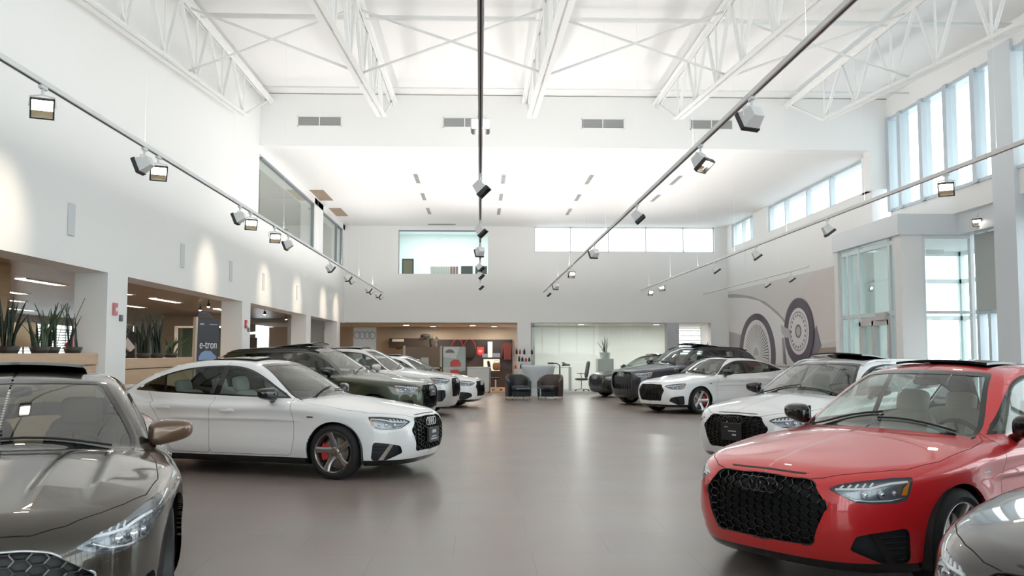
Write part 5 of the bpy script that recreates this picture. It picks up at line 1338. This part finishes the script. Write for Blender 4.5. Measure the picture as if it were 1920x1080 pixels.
for (x0, x1, z0, z1, mt, lab) in ((.54, .74, 1.621, 1.98, bx, 'upright white carton on the upper merchandise display'), (.54, .74, 1.30, 1.62, bx, 'white carton on the merchandise shelf between blue boxes'), (.30, .52, 1.30, 1.46, bb, 'blue box on the merchandise shelf left of the white carton'), (.76, 1.08, 1.30, 1.48, bb, 'wide blue box on the merchandise shelf right of the white carton')):
    tag(MB().box(x0-.2+.0, x1-.2, 39.92, 40.2, z0, z1, 0, .006).build('carton', mt), lab, 'box', 'boxes on the merchandise shelf')
b = empty('jacket', (1.20, 40.2, 1.95), 0, 'dark red jacket hanging at the end of the merchandise wall', 'jacket'); q = MB(); q.prism([(-.16, -.75), (.16, -.75), (.17, -.2), (.22, -.6), (.28, -.58), (.22, -.08), (.08, 0), (-.08, 0), (-.22, -.08), (-.28, -.58), (-.22, -.6), (-.17, -.2)], lambda u, v, d: (u, d, v), -.07, .07); q.build('cloth', principled('cloth_wine', (.13, .03, .03), .8), b)
b = empty('handbag', (.72, 39.9, .74), 0, 'brown handbag standing in the lit niche', 'bag'); q = MB(); q.sell((0, 0, .17), (.17, .09, .17), .6, 16, 10); q.build('body', principled('bag_brown', (.16, .08, .04), .6), b, True); q = MB(); q.path([(.12*math.cos(a), 0, .30+.13*math.sin(a)) for a in np.linspace(0, math.pi, 12)], .012, 6); q.build('handle', MATS['bag_brown'], b, True)
# bottles on glass shelves beside the column
t = empty('glass_shelf', (1.62, 33.55, 0), 0, 'small glass shelf rack of care bottles against the rear column', 'shelf'); gl = glass('shelf_glass', (.85, .92, .90), .08)
for z in (.92, 1.18, 1.44): MB().box(-.42, .36, -.12, .12, z, z+.012).build('shelf', gl, t)
q = MB()
for x in (-.42, .36): q.tube((x, .1, 0), (x, .1, 1.75), .012)
q.build('upright', chromem, t)
BT = [(1.34, 1.44, .20, 0), (1.46, 1.44, .17, 1), (1.62, 1.44, .20, 0), (1.90, 1.44, .18, 0), (1.43, 1.18, .20, 0), (1.55, 1.18, .16, 0), (1.68, 1.18, .13, 1), (1.80, 1.18, .15, 0), (1.30, .92, .14, 1), (1.50, .92, .17, 0)]
for i, (x, z, h, c) in enumerate(BT):
    t = empty('bottle', (x, 33.55, z+.012), 0, '%s care bottle, %s on the %s glass shelf by the rear column' % (('dark', 'red')[c], ORD[[k for k in range(len(BT)) if BT[k][1] == z].index(i)], {1.44: 'top', 1.18: 'middle', .92: 'lowest'}[z]), 'bottle', 'care bottles on the glass shelves')
    q = MB(); q.lathe([(.001, 0), (.040, 0), (.042, h*.65), (.018, h*.82), (.018, h*.9)], 14); q.build('body', (principled('bottle_dark', (.03, .025, .03), .3), redm)[c], t, True); q = MB(); q.lathe([(.022, h*.88), (.022, h), (.001, h)], 12); q.build('cap', bez, t, True)
# round frosted counter, two club chairs, glass table
t = empty('round_counter', (2.06, 32.5, 0), 0, 'pale frosted round counter behind the two dark armchairs', 'counter'); q = MB(); q.lathe([(.30, 0), (.30, .3), (.55, .8), (.60, 1.02), (.60, 1.06), (.001, 1.06)], 40); q.build('body', principled('counter_frost', (.66, .74, .80), .35), t, True)
lea = principled('leather_black', (.018, .022, .026), .4); leb = principled('leather_brown', (.07, .048, .040), .45)
def club(loc, rz, label, shell):
    t = empty('armchair', loc, rz, label, 'armchair', 'dark club chairs'); N = 22; v = []; f = []
    for i in range(N+1):
        a = math.pi*(-.12+1.24*i/N); fr = abs(i/N-.5)*2; zt = .80-.22*max(0, (fr-.35)/.65)**1.2
        for (r, z) in ((.42, .10), (.43, .45), (.43, zt-.03), (.41, zt), (.33, zt), (.31, zt-.03), (.30, .38), (.30, .10)):
            v.append((r*math.cos(a), r*math.sin(a)-.02, z))
    for i in range(N):
        for k in range(7): f.append((i*8+k, i*8+8+k, i*8+8+k+1, i*8+k+1))
    f.append(tuple(range(8))); f.append(tuple(N*8+k for k in range(8))[::-1]); q = MB(); q.add(v, f); q.build('shell', shell, t, angle=50)
    q = MB(); q.sell((0, -.08, .36), (.31, .34, .09), .4, 24, 10); q.build('seat_cushion', lea, t, True); MB().box(-.30, .30, -.36, .2, .10, .28, 0, .02).build('seat_base', lea, t)
    for sx in (-.3, .3):
        for sy in (-.3, .28):
            q = MB(); q.tube((sx, sy, 0), (sx, sy, .11), .018, 8); q.build('leg', chromem, t, True)
    return t
club((1.24, 30.0, 0), R(18), 'black leather club chair standing to the left of the glass table', lea); club((2.30, 30.0, 0), R(-28), 'brown-sided dark club chair standing to the right of the glass table', leb)
t = empty('coffee_table', (1.55, 29.1, 0), 0, 'small clear glass coffee table in front of the dark club chairs', 'table'); gt = glass('table_glass', (.80, .90, .88), .10); MB().box(-.40, .42, -.28, .28, .38, .395).build('table_top', gt, t)
for x in (-.38, .36): MB().box(x, x+.012, -.25, .25, 0, .38).build('side_panel', gt, t)
def office_chair(loc, rz, label):
    t = empty('office_chair', loc, rz, label, 'office chair', 'black office chairs'); q = MB(); q.sell((0, 0, .47), (.24, .24, .045), .5, 20, 8); q.build('seat', bez, t, True); q = MB(); q.sell((0, .24, .86), (.21, .035, .32), .5, 18, 10, rot=Matrix.Rotation(R(-10), 3, 'X')); q.tube((0, .2, .45), (0, .25, .65), .025); q.build('backrest', bez, t, True)
    for s in (-1, 1): q = MB(); q.path([(s*.2, .1, .46), (s*.28, .08, .55), (s*.28, .05, .68)], .014, 6); q.box(s*.28-.03, s*.28+.03, -.1, .12, .68, .705); q.build('armrest', bez, t)
    q = MB(); q.tube((0, 0, .08), (0, 0, .44), .025)
    for k in range(5): a = 2*math.pi*k/5; q.path([(0, 0, .10), (.28*math.cos(a), .28*math.sin(a), .06)], .016, 6)
    q.build('base', chromem, t)
    for k in range(5): a = 2*math.pi*k/5; q = MB(); q.sell((.28*math.cos(a), .28*math.sin(a), .032), (.03, .03, .03), .9, 10, 6); q.build('caster', bez, t, True)
    return t
office_chair((3.98, 36.0, .0), R(-80), 'black office chair standing behind the frosted glass office front'); office_chair((.62, 36.6, .012), R(100), 'black office chair behind the pale service desk')
t = empty('computer_monitor', (2.72, 33.0, 0), 0, 'black monitor seen edge-on on an arm above the right armchair', 'monitor'); q = MB(); q.tube((.15, 0, .62), (.15, 0, 1.05), .025); q.path([(.15, 0, 1.05), (.05, 0, 1.12), (-.1, 0, 1.13)], .02, 6); q.box(.05, .25, -.1, .1, .0, .62); q.build('arm', bez, t); MB().box(-.28, -.08, -.2, .2, 1.10, 1.16, 0, .01).build('screen', bez, t)
t = empty('desk_phone', (3.38, 36.1, .96), R(-25), 'black desk phone seen through the frosted office front', 'phone'); q = MB(); q.add([(-.14, -.1, .02), (.14, -.1, .02), (.14, .1, .02), (-.14, .1, .02), (-.14, -.1, .05), (.14, -.1, .03), (.14, .1, .10), (-.14, .1, .14)], [(3, 2, 1, 0), (4, 5, 6, 7), (0, 1, 5, 4), (1, 2, 6, 5), (2, 3, 7, 6), (3, 0, 4, 7)]); q.build('body', bez, t); MB().box(-.15, -.08, -.1, .1, .13, .17, 0, .01).build('handset', bez, t)
t = empty('office_desk', (2.85, 36.3, 0), 0, 'white desk standing behind the frosted office front', 'desk'); MB().box(-.75, .75, -.4, .4, .93, .96, 0, .004).build('desk_top', potw, t)
for x in (-.73, .69): MB().box(x, x+.04, -.38, .38, 0, .93).build('leg', potw, t)
t = empty('plinth', (4.72, 34.7, 0), 0, 'white square plinth carrying a potted plant behind the black sedan', 'plinth'); MB().box(-.30, .30, -.3, .3, 0, 1.28, 0, .01).build('body', potw, t)
plant((4.74, 34.7, 1.28), .68, 20, 'spiky plant in a white pot on the white plinth', 'plants at the rear of the hall', 71, .30, .024, (.22, .24), potw)
for i, x in enumerate((8.1, 8.55)): plant((x, 34.5, 1.45), .42, 12, ['dark spiky plant on the ledge behind the navy car, nearer the office', 'dark spiky plant on the ledge behind the navy car, nearer the mural'][i], 'plants at the rear of the hall', 81+i, .28, .02, (.12, .12), dark=True)
tag(MB().box(7.5, 8.8, 34.35, 34.7, 0, 1.45, 0, .01).build('plant_ledge', potw), 'white ledge carrying two dark plants behind the navy car', 'ledge')
# upper office: picture and boxes behind the inner window
t = empty('wall_picture', (-2.72, YB+2.9, 4.42), 0, 'dark framed picture leaning in the upper office window', 'picture'); MB().box(-.22, .22, -.02, .02, .0, .62).build('frame', principled('frame_dark', (.05, .05, .045), .5), t); MB().box(-.17, .17, -.025, -.02, .06, .56).build('canvas', principled('canvas_olive', (.22, .20, .13), .6), t)
t.location = (-2.72, YB+.62, 4.42); 
tag(MB().box(-3.0, .25, YB+.36, YB+.95, 4.36, 4.42).build('window_ledge', potw), 'white ledge inside the upper office window', 'ledge')
for i in range(10):
    c = bx if i < 7 else principled('binder_rose', (.45, .24, .22), .6); x = -1.86+.105*i
    tag(MB().box(x, x+.085, YB+.45, YB+.75, 4.42, 4.74, 0, .004).build('binder', c), '%s binder in the upper office window, %s of the row' % ('white' if i < 7 else 'rose', ORD[i]), 'binder', 'binders in the upper office window')
for i, x in enumerate((-.48, .06)):
    tag(MB().box(x-.24, x+.2, YB+.45, YB+.8, 4.42, 4.76, 0, .01).build('storage_box', principled('box_slate', (.10, .11, .11), .6)), ['dark storage box next to the rose binders in the upper office', 'dark storage box at the window end behind the middle track'][i], 'box', 'dark boxes in the upper office')
# vestibule: oval ceiling lamp and exit plate seen through the glass
t = empty('ceiling_lamp', (9.2, 19.6, 3.9), 0, 'small bright oval lamp in the glass vestibule ceiling', 'ceiling light'); q = MB(); q.lathe([(.001, -.05), (.12, -.045), (.15, 0)], 20); q.build('diffuser', emitter('oval_glow', (1, .98, .94), 6), t, True)
t = empty('exit_sign', (9.38, 18.75, 3.62), 0, 'faint grey sign hanging inside the vestibule above the outer door', 'sign'); MB().box(-.30, .30, -.01, .01, -.05, .05).build('panel', principled('sign_grey', (.66, .70, .70), .5), t); q = MB(); q.add([(-.30, -.02, -.02), (-.12, -.02, .04), (-.10, -.02, .10), (-.26, -.02, .06)], [(0, 1, 2, 3)]); q.add([(-.30, -.03, -.02), (-.12, -.03, .04), (-.10, -.03, .10), (-.26, -.03, .06)], [(3, 2, 1, 0)]); q.build('swoosh', principled('sign_dark', (.45, .48, .48), .5), t)
# shrub outside the glazed front
t = empty('shrub', (13.5, 21.5, -.22), 0, 'pale green shrub outside the glass vestibule', 'shrub'); r_ = random.Random(3); q = MB()
for i in range(260):
    p = Vector((r_.gauss(0, .45), r_.gauss(0, .45), abs(r_.gauss(.9, .45)))); s = .09
    a = Vector((r_.uniform(-1, 1), r_.uniform(-1, 1), r_.uniform(-1, 1))).normalized(); b = a.cross(Vector((.3, .5, .8))).normalized()
    q.add([tuple(p-a*s), tuple(p+b*s*.5), tuple(p+a*s), tuple(p-b*s*.5)], [(0, 1, 2, 3)])
q.build('foliage', principled('shrub_green', (.20, .30, .12), .7), t); q = MB(); q.tube((0, 0, 0), (0, 0, .9), .05); q.build('stem', woodf, t)
# ------------------------------------------------------------------ the cars
def paint(name, col, metal=0.0, rough=.35, inner=(.32, .30, .28)): return principled('paint_'+name, col, rough, metal, 1.0, .02, 1.6, inner=inner)
SPORT = dict(
  C=[(.8, .68), (1.0, .80), (1.2, .915), (1.4, 1.025), (1.7, 1.187), (1.95, 1.31), (2.15, 1.375), (2.4, 1.405), (2.7, 1.41), (3.0, 1.395), (3.3, 1.36), (3.7, 1.28), (4.1, 1.175), (4.4, 1.09), (4.6, 1.03), (4.8, .95)],
  DLO=[(1.56, .957), (2.6, .98), (3.5, 1.01), (4.10, 1.06), (3.95, 1.115), (3.6, 1.225), (3.22, 1.288), (2.85, 1.315), (2.5, 1.318), (2.22, 1.285), (1.98, 1.20), (1.76, 1.075)],
  WS=[(0, .80), (.66, .80), (.715, .985), (.672, 1.08), (.60, 1.205), (.528, 1.318), (.50, 1.345), (.30, 1.358), (0, 1.362)],
  BP=[(2.66, .95), (2.63, 1.36)], QP=[(3.46, .98), (3.58, 1.28)], RW=[(0, 1.0), (.58, 1.0), (.56, 1.06), (.5, 1.17), (.44, 1.26), (.42, 1.28), (.2, 1.29), (0, 1.29)])
EST = dict(
  C=[(.8, .69), (1.0, .805), (1.2, .92), (1.4, 1.035), (1.7, 1.203), (1.95, 1.33), (2.15, 1.403), (2.4, 1.442), (2.7, 1.456), (3.2, 1.455), (3.7, 1.435), (4.05, 1.40), (4.28, 1.33), (4.45, 1.20), (4.60, 1.05), (4.72, .92)],
  A=[(1.2, .36), (1.9, .31), (2.3, .15), (2.8, 0), (3.6, -.02), (4.2, -.10), (4.5, -.15)],
  WB=[(1.1, .70), (1.4, .765), (1.7, .795), (2.2, .80), (3.2, .80), (3.8, .785), (4.3, .75), (4.7, .70)],
  DLO=[(1.56, .957), (2.6, .985), (3.5, 1.012), (4.22, 1.035), (4.20, 1.15), (4.02, 1.27), (3.7, 1.33), (3.22, 1.355), (2.6, 1.366), (2.22, 1.322), (1.98, 1.225), (1.76, 1.09)],
  H=[(-.1, .64), (0, .695), (.06, .752), (.15, .79), (.4, .85), (.8, .917), (1.2, .972), (1.5, .99), (1.8, .968), (2.3, .955), (3.2, .975), (3.8, .99), (4.3, 1.01), (4.6, 1.02), (4.8, .98)],
  QP=[(3.50, .98), (3.55, 1.36)], SR_ROOF=[(2.36, 0), (2.36, .42), (3.2, .44), (3.2, 0)])
SUV = dict(EST); SUV.update(wheels=(.90, 3.76), lip=.25, skirt=.27, GR=[(0, .735), (.34, .73), (.45, .66), (.46, .60), (.44, .44), (.38, .335), (0, .325)], FI=[(.56, .33), (.58, .46), (.62, .48), (.78, .475), (.83, .44), (.84, .30), (.80, .26), (.64, .26)], BLADE=[(.60, .455), (.66, .47), (.64, .27), (.60, .28)])
ZQ5 = [(0, 0), (.165, .21), (.33, .46), (.57, .73), (.735, .905), (.99, 1.14), (1.40, 1.585), (1.456, 1.65), (2, 2.2)]
ZQ7 = [(0, 0), (.165, .22), (.33, .47), (.57, .78), (.735, .96), (.99, 1.20), (1.40, 1.66), (1.456, 1.725), (2, 2.3)]
calr = principled('caliper_red', (.62, .03, .04), .35, coat=.5); rim_l = principled('rim_warm_grey', (.33, .31, .30), .25, metal=.85); rim_s = principled('rim_silver', (.70, .70, .72), .22, metal=.9); rim_d = principled('rim_dark', (.05, .05, .055), .3, metal=.5)
cream = principled('seat_cream', (.60, .55, .48), .6); greyseat = principled('seat_grey', (.50, .50, .48), .6); darkseat = principled('seat_dark', (.05, .05, .052), .6)
chr_ = principled('bright_chrome', (.75, .76, .78), .12, metal=1); satsil = principled('satin_silver', (.62, .63, .65), .3, metal=.8)
blk = principled('car_gloss_black', (.006, .006, .007), .12, coat=.6)
def H_(v): return v
car(Car(h=H_(.017)), (-2.76, 12.52), -.345, 'white sedan with red brake calipers parked across from the red sedan', paint('white', (.90, .91, .93)), dict(caliper=calr, rim_mat=rim_l, wheel=SPOKE5, seat=greyseat, blade_mat=chr_, ring_mat=satsil, tilt=.02, plate=dict(name='dealer', col=(.05, .05, .055), ink=(.62, .64, .66), z=.50, size=(.16, .09), marks=((-.06, .06, .02, .06), (-.1, .1, -.06, -.045), (-.07, .07, -.03, -.015)))), 'parked cars')
car(Car(h=H_(.0135)), (3.71, 7.36), 3.748, 'glossy red sedan with black grille parked at the window side', paint('red', (.74, .016, .024), .1), dict(wheel=SPOKE5B, rim_mat=rim_s, seat=cream, blade_mat=blk, bright_badge=True, tilt=.03), 'parked cars')
RS = dict(SPORT); RS.update(
  P=[(0, .90), (.4, .95), (.75, 1.035), (1.0, 1.035), (1.4, .945), (2.2, .915), (3.2, .93), (3.7, .97), (4.2, .94), (4.6, .88), (4.8, .84)],
  GR=[(0, .665), (.28, .663), (.38, .645), (.55, .53), (.55, .50), (.49, .30), (.43, .26), (0, .25)],
  HL=[(.385, .650), (.50, .70), (.66, .735), (.85, .783), (1.03, .80), (1.045, .765), (.97, .71), (.82, .64), (.60, .597), (.47, .612)], SLOT=[(0, .757), (.001, .757), (.001, .758), (0, .758)])
cre = [([(.25, .24), (.8, .30), (1.40, .40)], .030, .028), ([(.30, .50), (.8, .545), (1.55, .60)], .034, .026)]
car(Car(RS, k=1.05, h=H_(.014), wheel_r=.36, arch=.385, creases=cre), (-3.06, 6.18), R(-69.5), 'dark metallic grey coupe filling the near corner beside the planter wall', paint('warm_grey', (.070, .061, .049), .7, .30), dict(seat=darkseat, rim_mat=rim_d, tilt=.06, dark_ws=True, mirror_y=.90, surround=satsil, mirror_mat=paint('mirror_bronze', (.15, .085, .050), .5, .3), ring_mat=blk, marker=False, plate=dict(name='striped', col=(.03, .03, .035), ink=(.72, .72, .70), z=.57, size=(.17, .06), marks=tuple((-.15+.042*i, -.15+.042*i+.024, -.035, .035) for i in range(7)))), 'parked cars')
car(Car(SUV, k=1.0, zmap=ZQ5, h=H_(.020), wheel_r=.36, arch=.395), (-3.13, 18.6), -.27, 'dark green SUV parked behind the white sedan', paint('green', (.050, .064, .038), .5), dict(seat=darkseat, rails=True, tilt=.09, rim_mat=rim_d, ring_mat=satsil, ring_z=.665, plate=dict(name='dealer2', col=(.10, .10, .105), ink=(.6, .6, .62), z=.60, size=(.15, .07), y=.0, marks=((-.06, .06, .0, .03),)), lip_mat=blk), 'parked cars')
car(Car(SUV, k=1.0, zmap=ZQ5, h=H_(.022), wheel_r=.36, arch=.395), (-2.78, 23.1), -.20, 'silver SUV with bright mesh grille parked behind the green one', paint('silver', (.60, .60, .61), .45), dict(seat=darkseat, tilt=.03, rim_mat=rim_s, surround=chr_, ring_mat=chr_, lip_mat=paint('silver', (.6, .6, .61), .45), mirror_mat=paint('silver', (.6, .6, .61), .45)), 'parked cars')
car(Car(h=H_(.026)), (-2.15, 26.4), -.25, 'white car at the rear of the left row, only its nose showing', paint('white', (.90, .91, .93)), dict(seat=darkseat, tilt=.03, rim_mat=rim_d, ring_mat=satsil), 'parked cars')
car(Car(EST, k=1.02, h=H_(.018)), (5.03, 13.02), 3.789, 'white estate car with roof rails and black grille behind the red sedan', paint('white', (.90, .91, .93)), dict(seat=greyseat, rails=True, rail_mat=satsil, tilt=.08, rim_mat=rim_s, ring_mat=blk, hex=(.09, .036), tint=(.35, .38, .37), plate=dict(name='dark', col=(.02, .02, .022), ink=(.55, .55, .57), z=.53, size=(.15, .11), marks=((-.10, -.05, .05, .06), (-.04, .08, .0, .012), (.02, .08, -.05, -.03)))), 'parked cars')
car(Car(SPORT, h=H_(.020)), (6.26, 24.19), 3.655, 'white fastback with red brake calipers parked before the mural', paint('white', (.90, .91, .93)), dict(seat=cream, caliper=calr, wheel=SPOKE5B, rim_mat=rim_s, tilt=.03, ring_mat=blk, surround=principled('surround_bronze', (.5, .42, .33), .2, metal=.9)), 'parked cars')
car(Car(SUV, k=1.055, zmap=ZQ7, h=H_(.024), wheel_r=.385, arch=.42), (6.07, 27.5), 3.63, 'dark navy SUV parked behind the white fastback', paint('navy', (.008, .009, .026), .3), dict(seat=darkseat, rails=True, tilt=.09, rim_mat=rim_d, ring_mat=satsil, bars=12), 'parked cars')
car(Car(h=H_(.026)), (5.98, 32.1), 3.56, 'black sedan parked farthest back beside the white plinth', paint('black', (.014, .016, .014), .3), dict(seat=darkseat, tilt=.03, rim_mat=rim_d, ring_mat=satsil, grille_mat=satsil, surround=satsil, bars=14), 'parked cars')
car(Car(h=H_(.016)), (3.95, 4.28), 3.72, 'dark grey car in the near corner, only its front wing showing', paint('graphite', (.045, .041, .041), .6, .28), dict(seat=darkseat, tilt=.03, rim_mat=rim_d, ring_mat=blk, mirror_s=2.0, mirror_y=.93), 'parked cars')

a_ = 3.748; d_ = Vector((math.cos(a_), math.sin(a_), 0)); l_ = Vector((-math.sin(a_), math.cos(a_), 0)); p_ = Vector((3.71, 7.36, 0))+d_*(2.3-1.60)+l_*.36
t = empty('price_card', (p_.x, p_.y, .945), a_, 'small white card standing on the dashboard of the red sedan', 'card'); q = MB(); q.prism([(-.07, 0), (.07, 0), (.07, .055), (-.07, .055)], lambda u, v, d: (d-.3*v, u, v+.004), 0, .003); q.build('card_front', principled('card_white', (.85, .86, .88), .5), t); q = MB(); q.prism([(-.07, 0), (.07, 0), (.07, .055), (-.07, .055)], lambda u, v, d: (d-.035+.3*v, u, v+.004), 0, .003); q.build('card_back', MATS['card_white'], t)
# ------------------------------------------------------------------ light: bright hazy sky through the glazing, warm lamps on the tracks and in the annex, added fill on the ceilings
w = bpy.data.worlds.new('sky'); scene.world = w; w.use_nodes = True; nt = w.node_tree; bg = nt.nodes['Background']
tc = nt.nodes.new('ShaderNodeTexCoord'); sp = nt.nodes.new('ShaderNodeSeparateXYZ'); cr = nt.nodes.new('ShaderNodeValToRGB')
cr.color_ramp.elements[0].position = .0; cr.color_ramp.elements[0].color = (.96, .98, 1, 1); cr.color_ramp.elements[1].position = .7; cr.color_ramp.elements[1].color = (.82, .91, 1, 1)
nt.links.new(tc.outputs['Generated'], sp.inputs[0]); nt.links.new(sp.outputs['Z'], cr.inputs['Fac']); nt.links.new(cr.outputs['Color'], bg.inputs['Color']); bg.inputs['Strength'].default_value = 3.9
def lamp(kind, name, loc, energy, color, rot=(0, 0, 0), **k):
    l = bpy.data.lights.new(name, kind); l.energy = energy; l.color = color
    for a, b in k.items(): setattr(l, a, b)
    o = bpy.data.objects.new(name, l); COL.objects.link(o); o.location = loc; o.rotation_euler = rot; return o
def portal(name, loc, rot, sx, sy):
    o = lamp('AREA', name, loc, 1, (1, 1, 1), rot, shape='RECTANGLE', size=sx, size_y=sy); o.data.cycles.is_portal = True
warm = (1.0, .84, .64)
for i, y in enumerate((9.6, 16.9, 21.4, 25.2, 29.4, 32.0)):
    o = lamp('SPOT', 'track_spot_light', (-3.58, y, 3.42), 62, warm, (0, 0, 0), spot_size=R(64), spot_blend=1.0, shadow_soft_size=.06)
    o.rotation_euler = Vector((-1.42, 0, -.50)).to_track_quat('-Z', 'Y').to_euler()
for i, (x, a, b) in enumerate(SL):
    lamp('AREA', 'strip_area', (x, (a+b)/2, 2.72), 30, (1, .85, .68), shape='RECTANGLE', size=.18, size_y=b-a)
for i, (x, y) in enumerate(((-3, 37.5), (-.3, 37.8), (-2, 39.2), (.6, 39.2), (4, 36.2), (7, 36.2))):
    t = empty('ceiling_lamp', (x, y, 2.62), 0, 'round recessed lamp in the ceiling behind the hall, %s of six' % ORD[i], 'ceiling light', 'recessed lamps behind the hall'); q = MB(); q.lathe([(.001, -.006), (.11, -.006), (.12, 0)], 18); q.build('diffuser', emitter('recessed_glow', (1, .93, .82), 8), t, True)
    lamp('AREA', 'recessed_area', (x, y, 2.58), 36 if x < 2 else 80, (1, .88, .72) if x < 2 else (1, .97, .93), shape='DISK', size=.25)
for (nm, X, y0, y1, desc, hs) in TRACKS[:4]:  # fill light added above the rails to brighten the ceilings; no such fixtures
    for a, b, e in ((y0, 17.0, 68), (17.0, y1, 168)): lamp('AREA', 'added_ceiling_fill', (X, (a+b)/2, ZTR+.07), e, (1, .985, .96), (math.pi, 0, 0), shape='RECTANGLE', size=.08, size_y=b-a)
lamp('AREA', 'office_area', (-1.3, YB+1.7, 6.25), 70, (1, 1, 1), shape='RECTANGLE', size=3, size_y=1.4)
for y, z in ((24, 6.2), (31, 6.2)): lamp('AREA', 'mezzanine_area', (-7.2, y, z), 40, (1, .97, .9), shape='RECTANGLE', size=1.2, size_y=3)
try:
    scene.cycles.max_bounces = 12; scene.cycles.diffuse_bounces = 6; scene.cycles.glossy_bounces = 4; scene.cycles.transmission_bounces = 8; scene.cycles.transparent_max_bounces = 24
    scene.cycles.use_denoising = True; scene.cycles.sample_clamp_indirect = 8
except Exception: pass
